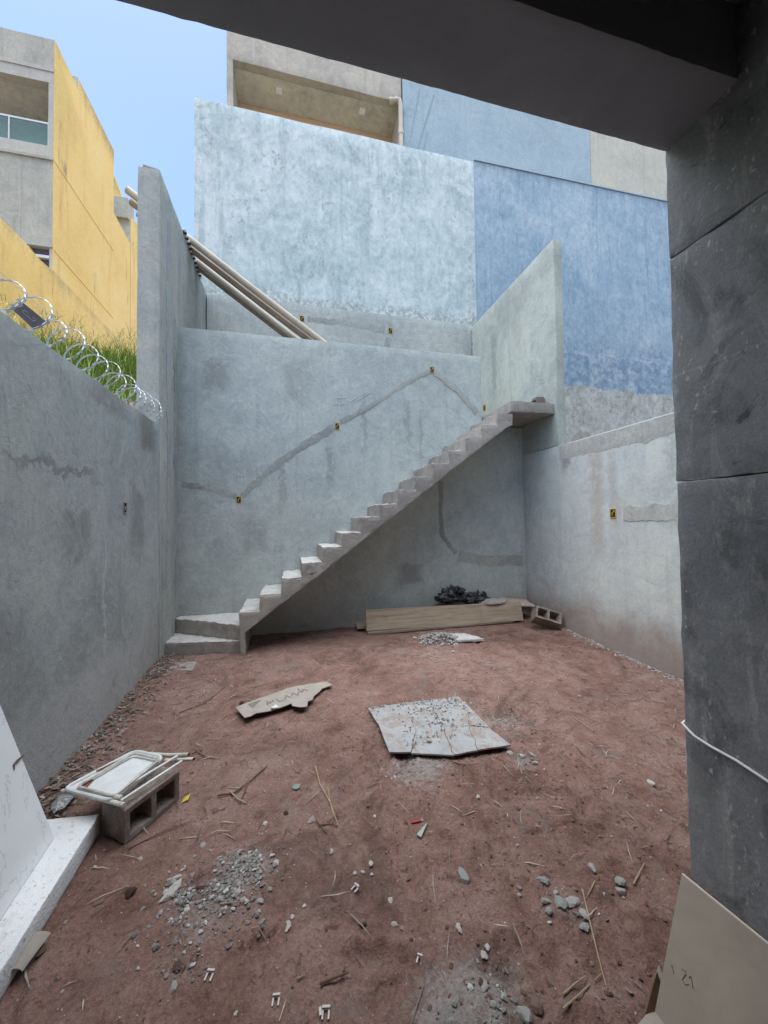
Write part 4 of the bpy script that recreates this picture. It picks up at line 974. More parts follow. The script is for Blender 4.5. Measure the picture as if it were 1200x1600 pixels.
# ------------------------------------------------------------------ folding chair
chair = empty('folding_chair', (-.9, 2.4, .19), 'folded white metal chair lying flat on a concrete block', 'chair')
cz = .188
def cp(u, v, z=cz): return at(u, v, z=z)
def rounded(pts, r=.035, n=5):
    out = []; k = len(pts)
    for i in range(k):
        p, a, b = pts[i], pts[i-1], pts[(i+1) % k]
        da, db = (a-p).normalized(), (b-p).normalized()
        for j in range(n+1):
            t = j/n; out.append((p+da*r)*(1-t)**2+p*2*t*(1-t)+(p+db*r)*t*t)
    return out
seat = rounded([cp(99, 1233), cp(212, 1174), cp(253, 1183), cp(173, 1249)], .05)
MB().prism([p for p in seat], (0, 0, .012)).build('seat', M['chair_white'], chair, smooth=True)
rim_ = rounded([cp(98, 1233, cz+.016), cp(211, 1173, cz+.016), cp(256, 1183, cz+.016), cp(174, 1251, cz+.016)], .05)
MB().tube(rim_, .0095, 8, closed=True).build('seat_rim', M['chair_white'], chair, smooth=True)
inner = rounded([cp(120, 1229, cz+.030), cp(209, 1177, cz+.030), cp(250, 1186, cz+.030), cp(178, 1244, cz+.030)], .03)
MB().tube(inner, .0075, 8, closed=True).build('back_frame', M['chair_tube'], chair, smooth=True)
MB().tube([cp(97, 1236, cz), cp(130, 1241, cz), cp(165, 1250, cz+.002), cp(194, 1258, cz+.004)], .011, 10).build('leg', M['chair_tube'], chair, smooth=True)
MB().tube([cp(232, 1178, cz), cp(262, 1180, cz+.004), cp(294, 1179, cz+.004)], .011, 10).build('leg', M['chair_tube'], chair, smooth=True)
MB().tube([cp(122, 1232, cz+.02), cp(150, 1240, cz+.02), cp(190, 1246, cz+.02)], .010, 10).build('leg', M['chair_tube'], chair, smooth=True)
MB().tube([cp(258, 1188, cz-.004), cp(284, 1187, cz-.004), cp(303, 1186, cz-.004)], .010, 10).build('leg', M['chair_tube'], chair, smooth=True)
MB().tube([cp(178, 1241, cz+.018), cp(277, 1181, cz+.018)], .0065, 8).build('cross_rod', M['chair_white'], chair, smooth=True)
MB().tube([cp(189, 1251, cz+.014), cp(284, 1189, cz+.014)], .0065, 8).build('cross_rod', M['chair_white'], chair, smooth=True)
MB().tube([cp(150, 1205, cz+.02), cp(176, 1193, cz+.024), cp(190, 1188, cz+.02)], .005, 6).build('hinge_bar', M['rust'], chair, smooth=True)
MB().prism([cp(124, 1228, cz+.0135), cp(140, 1216, cz+.0135), cp(147, 1219, cz+.0135), cp(134, 1233, cz+.0135)], (0, 0, .0012)).build('rust_patch', M['rust'], chair)
for (u, v) in ((193.3, 1257.5), (294.5, 1179), (303, 1186)):
    p = cp(u, v, cz+.004); d = (cp(u, v)-cp(u-6, v-1.5)).normalized(); MB().tube([p-d*.004, p+d*.003], .0075, 10).build('mouth_shade', M['void'], chair)  # near black disc paints the shade inside each open tube end
# tangle of clear plastic behind the chair
o = crumple('plastic_bottle', gp(97, 1262)+V((0, 0, .03)), .05, .09, .035, M['clear'], 12, 16, .4, 2.0); tag(o, 'crushed clear plastic bottle behind the chair by the left wall', 'bottle')

# ------------------------------------------------------------------ white slab and leaning panel at the left
sl = wavy([(-.986, 2.303, .0), (-1.35, 2.345, .0), (-1.36, .75, .0), (-.95, .75, .0)], (0, 0, .10), 'white_slab', M['foam'], seg=.05, amp=.003, edge=.007, seed=15)
tag(sl, 'thick gritty white slab lying along the left wall', 'slab')
P0, P1 = V((-1.122, 2.182, .104)), V((-1.355, 2.20, .76)); e = V((.078, -.997, 0)).normalized()
ed = (P1-P0).normalized(); ln = 1.02
pn = e.cross(ed).normalized()
if pn.x > 0: pn = -pn
o = MB().obox(P0, e*1.3, ed*ln, pn*.010).build('porcelain_panel', M['panel'], bevel=.0015); tag(o, 'large white veined porcelain panel leaning on the left wall', 'panel')
tw = [at(33, 1180, x=-1.20), at(24, 1192, x=-1.195), at(20, 1203, x=-1.19)]
pl_n = -pn
def onpanel(u, v):
    d = ray(u, v); t = (P0-V((0, 0, EYE))).dot(pl_n)/d.dot(pl_n); return V((0, 0, EYE))+d*t+pl_n*.004
o = MB().tube([onpanel(36, 1180), onpanel(26, 1189), onpanel(20, 1196), onpanel(21, 1204)], [.003, .006, .004, .002], 6).build('twig', M['twig'], smooth=True); tag(o, 'dark green brown twig stuck on the white porcelain panel', 'twig')

# ------------------------------------------------------------------ board and cardboard at the lower right
T0 = at(1065, 1366, z=.40); T1 = at(1200, 1476, z=.40)
tdir = (T1-T0).normalized(); base = at(1028, 1600, z=.0)
dn_ = (base-T0); dn_ = (dn_-tdir*dn_.dot(tdir)*.9)
nb = tdir.cross(dn_).normalized()
if nb.x < 0: nb = -nb
k_ = .40/abs(dn_.z)
o = MB().obox(T0, tdir*.85, dn_*k_, nb*.012)
bo = o.build('khaki_board', M['board'], bevel=.0012); tag(bo, 'plain khaki board leaning at the foot of the dark column', 'board')
OFF[bo.name] = V(bo.location)
mb = MB(); mb.obox(T0-tdir*.001-dn_.normalized()*.0022+nb*.001, tdir*.852, dn_.normalized()*.002, nb*.010); mb.build('raw_edge', M['board_edge'], bo)
def onboard(u, v):
    N_ = -nb; d = ray(u, v); t = (T0-V((0, 0, EYE))).dot(N_)/d.dot(N_); return V((0, 0, EYE))+d*t+N_*.0008
for fig in ([(1049, 1510), (1050, 1508), (1053, 1522)], [(1065, 1513), (1071, 1517), (1072, 1522), (1066, 1530), (1070, 1538), (1076, 1538)], [(1076, 1527), (1080, 1525), (1083, 1545)]):
    Q_ = [onboard(*q) for q in fig]
    MB().tube(Q_, .0011, 5).build('pencil_mark', M['pencil'], bo)
# cardboard box behind it
cbx = empty('cardboard_box', (1.25, 1.02, 0), 'torn brown cardboard flap standing behind the khaki board', 'cardboard')
fa, fb, fc, fd = at(1029, 1511, z=.10), at(1046, 1550, z=.045), at(1040, 1612, z=-.02), at(1004, 1600, z=.004)
MB().prism([fa, fb, fc, fd, fa.lerp(fd, .4)+V((-.004, .004, 0))], (.004, .004, .001)).build('flap', M['card_dark'], cbx)
pa_, pb_, pc_ = at(1030, 1510, z=.105), at(1039, 1534, z=.085), at(1034, 1540, z=.075)
MB().prism([pa_, pb_, pc_, at(1027, 1519, z=.095)], (.003, .003, .001)).build('pale_flap', M['cardboard'], cbx)
MB().prism([at(996, 1604, z=.014), at(1016, 1580, z=.014), at(1040, 1590, z=.012), at(1036, 1640, z=.012), at(992, 1640, z=.014)], (0, 0, .005)).build('base_flap', M['cardboard'], cbx)
nh_ = V((nb.x, nb.y, 0)).normalized(); MB().obox(V((T0.x, T0.y, 0))+tdir*.12-nh_*.005, tdir*.5, nh_*.12, V((0, 0, .27))).build('box_body', M['card_dark'], cbx)

# ------------------------------------------------------------------ cracked tile
tz = .040
PX = dict(A=(574, 1106), a=(591, 1132), B=(608, 1176), C=(642, 1175), D=(710, 1179), E=(747, 1172), F=(799, 1164), G=(764, 1136), H=(738, 1109),
          I=(716, 1088), J=(650, 1096), K=(650, 1142), k=(640, 1116), P=(674, 1104), Q=(692, 1134), L=(696, 1147), N=(733, 1134), O=(731, 1109))
TP = {k: at(u, v, z=tz) for k, (u, v) in PX.items()}
tile = empty('cracked_tile', (1.05, 2.8, 0), 'large square porcelain tile cracked into pieces on the red earth', 'tile')
def crack(a, b, n=5, amp=.008, seed=0):
    rs = random.Random(str(a)+str(b)); d = TP[b]-TP[a]; s_ = V((-d.y, d.x, 0)).normalized()
    return [TP[a].lerp(TP[b], i/n)+s_*rs.uniform(-amp, amp)*(0 if i in (0, n) else 1) for i in range(n)]
OUT = {('A', 'a'), ('a', 'B'), ('B', 'C'), ('C', 'D'), ('D', 'E'), ('E', 'F'), ('F', 'G'), ('G', 'H'), ('H', 'I'), ('I', 'J'), ('J', 'A')}
def edge_pts(a, b):
    if (a, b) in OUT or (b, a) in OUT: return crack(a, b, 4, .0015) if (a, b) in OUT else [p for p in (crack(b, a, 4, .0015)+[TP[a]])[::-1]][:-1]
    if a < b: return crack(a, b)
    return (crack(b, a)+[TP[a]])[::-1][:-1]
for i, s_ in enumerate(('AakPJ', 'aBCKk', 'CDLQPkK', 'DENQL', 'EFGN', 'NGHO', 'PQNO', 'JPOHI')):
    pts = []
    for x, y in zip(s_, s_[1:]+s_[0]): pts += edge_pts(x, y)
    c = sum(pts, V())/len(pts); rs = random.Random(i)
    tx, ty, dz = rs.uniform(-.012, .012), rs.uniform(-.012, .012), rs.uniform(-.004, .004)
    pts = [c+(p-c)*.984 for p in pts]
    pts = [V((p.x, p.y, tz+dz+(p.x-c.x)*tx+(p.y-c.y)*ty)) for p in pts]
    MB().prism([p-V((0, 0, .010)) for p in pts], (0, 0, .010)).build('tile_shard', M['tile'], tile)

# ------------------------------------------------------------------ torn cardboard with print
cpx = [(368, 1106), (382, 1122), (391, 1120), (400, 1115), (420, 1112), (437, 1107), (455, 1100), (457, 1104), (470, 1106), (480, 1105), (481, 1097), (489, 1094), (490, 1089), (500, 1081), (503, 1077), (520, 1071), (510, 1066), (495, 1068), (480, 1070), (472, 1071.8), (463, 1072.5), (455, 1075), (447, 1076.5), (440, 1080), (432, 1082.5), (425, 1085.5), (418, 1087.2), (411, 1090), (404, 1092), (398, 1094.8), (392, 1097), (386, 1098.5), (378, 1101.5)]
czz = .05
def cpt(u, v): p = at(u, v, z=.048); return V((p.x, p.y, .048+.004*(p.x+.05)))
cbm = bmesh.new(); vv = [cbm.verts.new(cpt(u, v)) for u, v in cpx]
fce = cbm.faces.new(vv); ex = bmesh.ops.extrude_face_region(cbm, geom=[fce]); bmesh.ops.translate(cbm, vec=(0, 0, .006), verts=[g_ for g_ in ex['geom'] if isinstance(g_, bmesh.types.BMVert)])
bmesh.ops.triangulate(cbm, faces=cbm.faces[:]); bmesh.ops.recalc_face_normals(cbm, faces=cbm.faces)
cme = bpy.data.meshes.new('torn_cardboard'); cbm.to_mesh(cme); cbm.free(); cme.materials.append(M['cardboard'])
card = link(bpy.data.objects.new('torn_cardboard', cme)); OFF[card.name] = V(); tag(card, 'torn strip of printed cardboard lying flat on the earth', 'cardboard')
# printed emblem and letters, drawn on the sheet's own plane
def cc(u, v):
    p = cpt(u, v); return V((p.x, p.y, p.z+.0075))
def stroke(mb, pts, w):
    pts = [cc(*p) for p in pts]
    for a, b in zip(pts[:-1], pts[1:]):
        t = (b-a).normalized(); s_ = V((-t.y, t.x, 0)).normalized()*w
        mb.obox(a-s_-t*w*.5-V((0, 0, .003)), (b-a)+t*w, s_*2, (0, 0, .0032))
mb = MB(); mb.prism([cc(387, 1101.5), cc(408, 1094.3), cc(395, 1107.3)], (0, 0, .0008)); mb.build('triangle_emblem', M['print'], card)
crop = lambda x, y: (355+x*.15, 1050+y*.15)
for L_ in ([[(420, 350), (412, 318), (450, 318), (448, 332), (420, 336)], [(448, 332), (482, 308), (470, 300)]],   # P
           [[(512, 288), (545, 318), (590, 300)]],                                                             # L
           [[(605, 290), (612, 252), (660, 272)]],                                                             # A
           [[(672, 258), (680, 225), (735, 250), (745, 212)]],                                                 # N
           [[(735, 182), (775, 222), (785, 190)], [(785, 218), (800, 186), (835, 200)]]):                      # A
    mb = MB()
    for s_ in L_: stroke(mb, [crop(*q) for q in s_], .0058)
    mb.build('printed_letter', M['print'], card)
o = crumple('white_scrap', at(430, 1106, z=.062), .035, .022, .02, M['chair_white'], 31, 10, .4, 2); tag(o, 'crumpled white scrap lying on the torn cardboard', 'paper scrap')

# ------------------------------------------------------------------ rubble heap and stones
ico = None
def ico_dirs(sub=1):
    bm = bmesh.new(); bmesh.ops.create_icosphere(bm, subdivisions=sub, radius=1); vs = [v.co.copy() for v in bm.verts]; fs = [[v.index for v in f.verts] for f in bm.faces]; bm.free(); return vs, fs
I1, I2 = ico_dirs(1), ico_dirs(2)
def rock_verts(seed, ang=.45, src=I2):
    vs = []
    rs = random.Random(seed); pl = [(V((rs.gauss(0, 1), rs.gauss(0, 1), rs.gauss(0, 1))).normalized(), rs.uniform(.42, .8)) for _ in range(12)]
    for d in src[0]:
        r = 1
        for n_, h in pl:
            dd = d.dot(n_)
            if dd > 0: r = min(r, h/dd if dd > 1e-3 else r)
        r *= 1+.08*mn.noise(d*3+V((seed, 0, 0)))
        vs.append(d*r)
    return vs
def gravel(name, pts, mat, kind='stuff'):
    vs, fs, tn = [], [], []
    base = [rock_verts(k, src=I1) for k in range(14)]
    for (p, s, t) in pts:
        rv = random.choice(base); m = Matrix.Rotation(rnd(0, 6.28), 3, 'Z') @ Matrix.Rotation(rnd(-.4, .4), 3, 'X')
        sx, sy, sz = s*rnd(.7, 1.4), s*rnd(.6, 1.1), s*rnd(.35, .75); b = len(vs)
        for q in rv: vs.append(p+m @ V((q.x*sx, q.y*sy, q.z*sz)))
        fs += [[i+b for i in f] for f in I1[1]]; tn += [t]*len(rv)
    me = bpy.data.meshes.new(name); me.from_pydata(vs, [], fs); me.attributes.new('tone', 'FLOAT', 'POINT').data.foreach_set('value', tn)
    me.materials.append(mat); o = link(bpy.data.objects.new(name, me)); tag(o, kind=kind); return o
pts = []
for i in range(8000):
    x, y = rnd(-1.45, 3.7), rnd(.65, 5.45)
    if y > 3 and random.random() < .35: continue
    if -.55 < x-3.3 and y > 4.9 : continue
    s = min(.017, .0022+random.expovariate(1/.0024)); t = random.random()**1.3
    if s < .006 and random.random() < .2: t = rnd(.8, 1)
    pts.append((V((x, y, gh(x, y)+s*.15)), s, t))
for i in range(3500):
    x, y = rnd(-1.4, 3.3), rnd(.7, 3.8); s = rnd(.0016, .0052); t = random.choice((rnd(0, .12), rnd(.3, .6), rnd(.7, 1)))
    if mn.noise(V((x*3, y*3, 1))) < rnd(-.5, .4): continue
    pts.append((V((x, y, gh(x, y)+s*.1)), s, t))
for i in range(900):   # along the foot of the right wall
    y = rnd(1.5, 4.6); x = 3.72-abs(random.gauss(0, .05)); s = rnd(.004, .02); pts.append((V((x, y, gh(x, y)+s*.3)), s, rnd(.45, 1)))
for i in range(700):   # along the foot of the left wall
    y = rnd(1.8, 4.9); x = -1.46+abs(random.gauss(0, .09)); s = rnd(.003, .014); pts.append((V((x, y, gh(x, y)+s*.3)), s, rnd(.0, .7)))
for i in range(1700):   # crumbly clods in the dug soil at the lower right
    x, y = rnd(.4, 1.9), rnd(.75, 2.9); s = .002+random.random()**2.4*.015
    pts.append((V((x, y, gh(x, y)+s*.05)), s, rnd(.05, .48)))
gravel('gravel', pts, M['gravel'])
pts = []
for (u, v, r, n, smax) in ((345, 1385, .22, 1100, .017), (385, 1350, .13, 700, .014), (300, 1455, .15, 420, .013), (285, 1400, .09, 260, .02), (650, 1195, .20, 260, .014), (690, 1105, .24, 220, .012), (785, 1125, .20, 200, .015), (820, 1185, .09, 90, .018), (580, 1130, .14, 90, .011), (760, 1565, .16, 220, .016), (890, 1410, .12, 90, .014), (610, 1200, .16, 120, .010)):
    c = gp(u, v)
    for i in range(n):
        x, y = c.x+random.gauss(0, r*.55), c.y+random.gauss(0, r*.45)
        if mn.noise(V((x*9, y*9, u*.1)))+.35*mn.noise(V((x*25, y*25, 3))) < rnd(-.25, .2): continue
        s = .0018+random.random()**3.2*smax
        on = .604 < x < 1.47 and 2.53 < y < 3.17
        pts.append((V((x, y, (tz+.002 if on and x < 1.36 else gh(x, y))+s*.2)), s, random.choice((rnd(0, .3), rnd(0, .5), rnd(.3, 1)))))
for i in range(420):   # crumbs on the tile
    x, y = .75+random.random()*.65, 2.55+random.random()*.6; s = .002+random.random()**2.6*.013
    pts.append((V((x, y, tz+.004+s*.3)), s, rnd(.1, 1)))
for (e0, e1) in (('J', 'I'), ('I', 'H'), ('P', 'Q'), ('A', 'J')):
    for i in range(110):
        q_ = TP[e0].lerp(TP[e1], random.random()); x, y = q_.x+random.gauss(0, .05), q_.y+random.gauss(0, .035); s = .002+random.random()**2.2*.015
        on = .62 < x < 1.40 and y < 3.15
        pts.append((V((x, y, (tz+.003 if on else gh(x, y))+s*.25)), s, rnd(.05, .95)))
c = gp(692, 1000)
for i in range(900):   # small heap near the planks
    a, r = rnd(0, 6.28), random.random()**.7; x, y = c.x+math.cos(a)*r*.33, c.y+.05+math.sin(a)*r*.24; s = .004+random.random()**2.5*.028
    pts.append((V((x, y, gh(x, y)+.07*max(0, 1-r)**.9+s*.2)), s, rnd(.1, .95)))
gravel('rubble', pts, M['rubble'])
o = wavy([(2.02, 4.44, .065), (2.36, 4.40, .065), (2.22, 4.70, .065), (1.95, 4.72, .065)], (0, 0, .03), 'concrete_scrap', M['concrete_toplit'], seg=.05, amp=.01, edge=.02, seed=3); tag(o, 'flat grey concrete scrap under the small rubble heap before the planks', 'rubble piece')
o = wavy([at(255, 1048, z=.045), at(300, 1050, z=.045), at(308, 1036, z=.045), at(270, 1038, z=.045)], (0, 0, .018), 'concrete_scrap', M['concrete'], seg=.05, amp=.01, edge=.02, seed=5); tag(o, 'flat spill of hardened cement in front of the lowest step', 'rubble piece')

rocks = {}
def rock(u, v, w, h, mat, label, seed=None, thick=.7, group='loose stones on the red earth', cat='stone', name='stone', yaw=None):
    p = gp(u, v); dist = (p-V((0, 0, EYE))).length; s = w/FPX*dist*.42
    sd = seed if seed is not None else int(u*7+v); q = rock_verts(sd % 23)
    key = (sd % 23, mat)
    if key not in rocks:
        me = bpy.data.meshes.new(name); me.from_pydata(q, [], I2[1]); me.materials.append(M[mat]); rocks[key] = me
    o = link(bpy.data.objects.new(name, rocks[key])); r = h/w
    o.scale = (s, s*max(.5, r*1.15), s*min(1.0, thick)); o.rotation_euler = (rnd(-.15, .15), rnd(-.15, .15), (-YAW+rnd(-.25, .25)) if yaw is None else yaw)
    o.location = (p.x, p.y, p.z+s*thick*.18); return tag(o, label, cat, group)
rock(725, 1371, 22, 22, 'stone_blue', 'blue grey stone alone in the lower middle of the yard', 5, .9)
rock(487, 1283, 15, 12, 'stone_grey', 'grey pebble beside the dry stems left of the red lighter')
rock(448, 1272, 11, 8, 'stone_dark', 'dark brown pebble left of the dry stems')
rock(567, 1443, 16, 12, 'stone_brown', 'brown stone in the lower middle below the white chips')
rock(450, 1447, 11, 16, 'stone_pale', 'half round pale shard right of the grey debris patch', thick=.3)
rock(457, 1432, 8, 9, 'stone_pale', 'small white chip just above the half round shard', thick=.4)
rock(718, 1451, 10, 15, 'stone_pale', 'white angular fragment below the blue grey stone', thick=.5)
rock(762, 1481, 9, 14, 'stone_pale', 'right one of two pale slivers near the pale cement patch', thick=.4)
rock(756, 1491, 13, 11, 'stone_pale', 'left one of two pale slivers near the pale cement patch', thick=.4)
rock(615, 1445, 14, 7, 'stone_pale', 'flat pale chip right of the brown stone', thick=.35)
rock(407, 1409, 14, 10, 'stone_grey', 'grey green chip at the right end of the debris patch', thick=.4)
rock(580, 1350, 11, 8, 'stone_pale', 'topmost pale chip of a cluster in the lower middle', thick=.5)
rock(555, 1365, 9, 8, 'stone_pale', 'left pale chip of the cluster in the lower middle', thick=.5)
rock(581, 1367, 9, 7, 'stone_pale', 'right pale chip of the cluster in the lower middle', thick=.5)
rock(567, 1363, 8, 6, 'stone_pale', 'middle pale chip of the cluster in the lower middle', thick=.5)
rock(518, 1332, 9, 8, 'stone_pale', 'round white pebble above the chip cluster', thick=.7)
rock(610, 1407, 9, 12, 'stone_pale', 'pointed pale chip between the cluster and the brown stone', thick=.4)
rock(414, 1286, 9, 10, 'stone_pale', 'pale chip left of the dark brown pebble', thick=.5)
rock(432, 1349, 11, 13, 'stone_pale', 'pale shell shaped chip right of the debris patch top', thick=.4)
rock(268, 1392, 17, 36, 'stone_pale', 'long pale curved chip standing out at the left of the debris patch', 4, .5)
rock(277, 1372, 20, 8, 'stone_pale', 'flat pale chip touching the long curved chip', 9, .35)
rock(345, 1408, 14, 12, 'stone_grey', 'rounded grey stone in the middle of the debris patch', 3, .8)
rock(378, 1345, 15, 13, 'stone_grey', 'grey stone at the top of the debris patch', 6, .8)
rock(372, 1395, 12, 9, 'stone_pale', 'pale pebble at the right of the debris patch', 2, .6)
rock(316, 1389, 22, 8, 'stone_dark', 'dark flat piece across the debris patch', 8, .4)
rock(203, 1396, 18, 16, 'stone_dark', 'dark brown clod left of the debris patch', 11, .8)
rock(280, 1511, 20, 16, 'stone_brown', 'brown stone below the debris patch', 12, .8)
rock(271, 1545, 13, 12, 'stone_grey', 'grey stone lowest left near the image bottom', 13, .6)
rock(317, 1322, 10, 11, 'stone_grey', 'grey pebble between the concrete block and the debris patch', 14, .5)
rock(927, 1358, 13, 18, 'stone_grey', 'pale oval pebble highest of the stones by the khaki board', 15, .7)
rock(848, 1378, 20, 15, 'stone_blue', 'slate grey stone at the upper left of the right stone cluster', 16, .6)
rock(969, 1378, 16, 11, 'stone_grey', 'grey stone near the short straw by the khaki board', 17, .7)
rock(970, 1395, 14, 12, 'stone_grey', 'dusty stone directly below the grey stone near the short straw', 18, .8)
rock(955, 1396, 9, 8, 'stone_brown', 'small brown pebble left of the dusty stone', 19, .8)
rock(985, 1388, 12, 10, 'stone_brown', 'brown clod under the short straw end', 20, .7)
rock(874, 1411, 20, 20, 'stone_blue', 'biggest blue grey stone in the right stone cluster', 21, .8)
rock(894, 1409, 20, 18, 'stone_grey', 'pale grey stone beside the long straw', 22, .6)
rock(854, 1409, 16, 11, 'stone_blue', 'flat slate chip at the left of the right stone cluster', 1, .4)
rock(858, 1423, 13, 11, 'stone_blue', 'greenish chip at the lower left of the right stone cluster', 7, .5)
rock(869, 1396, 11, 8, 'stone_grey', 'small grey stone at the top of the right stone cluster', 9, .6)
rock(912, 1427, 14, 15, 'stone_grey', 'grey chip left of the middle of the long straw', 10, .4)
rock(913, 1449, 17, 12, 'stone_blue', 'blue green flat chip lowest beside the long straw', 2, .4)
rock(861, 1531, 18, 18, 'stone_brown', 'angular brown stone alone above the pale cement patch', 5, .6)
rock(840, 1577, 22, 22, 'stone_brown', 'large brown stone at the bottom edge right of the pale cement patch', 6, .8)
rock(819, 1585, 20, 20, 'stone_grey', 'grey stone at the bottom edge beside the large brown stone', 8, .7)
rock(812, 1400, 8, 8, 'stone_grey', 'tiny grey pebble left of the right stone cluster', 3, .8)
rock(757, 1543, 11, 13, 'stone_grey', 'grey stone in the pale cement patch', 4, .7)
rock(1018, 1224, 16, 10, 'stone_pale', 'pale flat stone right of the tile near the dark column', 5, .5)
rock(809, 1263, 12, 10, 'stone_brown', 'brown stone below the cracked tile to the right', 12, .6)
rock(747, 1246, 10, 8, 'stone_pale', 'white square chip below the cracked tile', 13, .6)
rock(797, 1178, 15, 13, 'stone_grey', 'grey stone at the right corner of the cracked tile', 14, .6)
rock(836, 1193, 12, 8, 'stone_grey', 'grey chip right of the cracked tile corner', 16, .6)
rock(378, 1099, 11, 9, 'stone_dark', 'dark clod at the left tip of the torn cardboard', 17, .7)
rock(670, 1167, 11, 9, 'stone_pale', 'pale chip lying on the cracked tile near its front edge', 18, .5).location.z = tz+.008
rock(687, 1136, 11, 7, 'stone_pale', 'pale chip in the middle of the cracked tile', 19, .5).location.z = tz+.006
rock(649, 997, 10, 7, 'stone_pale', 'white lump left of the rubble heap by the planks', 20, .7)
rock(707, 1019, 9, 7, 'stone_pale', 'white pebble in front of the rubble heap', 21, .7)
rock(313, 1521, 0.1+9, 7, 'stone_brown', 'small brown chip right of the brown stone at lower left', 22, .5)
rock(60, 1490, 18, 20, 'stone_brown', 'brown clod beside the cardboard tube at the lower left', 2, .6)
rock(155, 1410, 14, 14, 'stone_brown', 'reddish chip by the white slab', 9, .3)

# white levelling clips
def clip(u, v, w, ang, label):
    p = gp(u, v); s = w/FPX*(p-V((0, 0, EYE))).length*.62
    r = Matrix.Rotation(ang, 3, 'Z'); mb = MB(); t = .22
    pts = [(-.5, -.6), (-.5+t, -.6), (-.5+t, .3), (.5-t, .3), (.5-t, -.6), (.5, -.6), (.5, .62), (-.5, .62)]
    mb.prism([p+V((0, 0, .002))+r @ V((x*s, y*s, 0)) for x, y in pts], (0, 0, .005))
    mb.prism([p+V((0, 0, .007))+r @ V((x*s, y*s, 0)) for x, y in [(-.5, .35), (.5, .35), (.5, .62), (-.5, .62)]], (0, 0, .006))
    o = mb.build('tile_clip', M['clip'], loc=p); tag(o, label, 'tile clip', 'white plastic tile clips'); return o
clip(327, 1527, 11, -.3, 'white u shaped clip below the grey debris patch')
clip(431, 1566, 11, -.15, 'white u shaped clip at the bottom left of centre')
clip(509, 1586, 12, -.2, 'white u shaped clip lowest at the bottom centre')
clip(656, 1502, 10, -.6, 'white u shaped clip left of the pale cement patch')
clip(555, 1390, 10, -.9, 'white u shaped clip by the pale chips in the lower middle')
o = MB().obox(gp(499, 1592)+V((0, 0, .004)), (.008, .001, 0), (0, .022, 0), (0, 0, .006)).build('tile_clip', M['clip']); tag(o, 'narrow white clip piece beside the lowest u shaped clip', 'tile clip', 'white plastic tile clips')
# red lighter
p = gp(652, 1286); d = V((.055, .0, 0)); lg = empty('red_lighter', p, 'small red plastic lighter on the earth below the tile', 'lighter')
MB().obox(p+V((-.035, -.008, .004)), d, (0, .016, 0), (0, 0, .012)).build('body', M['red_plastic'], lg, bevel=.003)
MB().obox(p+V((.021, -.007, .005)), (.012, 0, 0), (0, .014, 0), (0, 0, .010)).build('metal_cap', M['steel'], lg, bevel=.001)
a, b, c = gp(669, 1289), gp(651, 1308), gp(658, 1312)
o = MB().prism([a+V((0, 0, .012)), b+V((0, 0, .006)), c+V((0, 0, .006))], (0, 0, .008)).build('ceramic_shard', M['green_shard']); tag(o, 'pointed grey green shard below the red lighter', 'shard')
p = gp(463, 1231); mb = MB()
rim = [p+V((math.cos(i*.2856)*(.022+.0012*(i % 2)), math.sin(i*.2856)*(.022+.0012*(i % 2)), .002)) for i in range(22)]
mb.prism(rim, (0, 0, .008)); o = mb.build('bottle_cap', M['cap'], bevel=.0015); tag(o, 'round green grey bottle cap left of the cracked tile', 'bottle cap')
p = gp(289, 1251); o = MB().add([p+V((-.015, -.02, .004)), p+V((.02, -.012, .012)), p+V((.024, .024, .02)), p+V((-.006, .02, .008)), p+V((-.015, -.02, .002)), p+V((.02, -.012, .010)), p+V((.024, .024, .018)), p+V((-.006, .02, .006))],
      [(0, 1, 2, 3), (7, 6, 5, 4), (0, 4, 5, 1), (1, 5, 6, 2), (2, 6, 7, 3), (3, 7, 4, 0)]).build('yellow_wrapper', M['leaf_yellow']); tag(o, 'small yellow scrap right of the concrete block', 'scrap')
# cardboard tube at lower left
ta, tb = gp(22, 1535)+V((0, 0, .022)), gp(58, 1478)+V((0, 0, .03))
n = 16; mb = MB(); t = (tb-ta).normalized(); s_ = t.cross(V((0, 0, 1))).normalized(); w_ = s_.cross(t)
prof = []
for i in range(n+1):
    a_ = .35+2*math.pi*.84*i/n; prof.append((math.cos(a_), math.sin(a_)))
for k, rr in enumerate((.026, .0235)):
    for f in (0, .25, .5, .75, 1):
        for (x, y) in prof: mb.v.append(ta.lerp(tb, f)+(s_*x*(1+.9*f*max(0, x))+w_*y)*rr)
W = n+1
for k in (0, 1):
    for j in range(4):
        for i in range(n): mb.f.append([k*5*W+j*W+i, k*5*W+j*W+i+1, k*5*W+(j+1)*W+i+1, k*5*W+(j+1)*W+i]); mb.m.append(0)
for j in (0, 4):
    for i in range(n): mb.f.append([j*W+i, j*W+i+1, 5*W+j*W+i+1, 5*W+j*W+i]); mb.m.append(0)
o = mb.build('cardboard_tube', M['cardboard'], smooth=True); tag(o, 'split brown cardboard tube by the white slab at the lower left', 'cardboard')

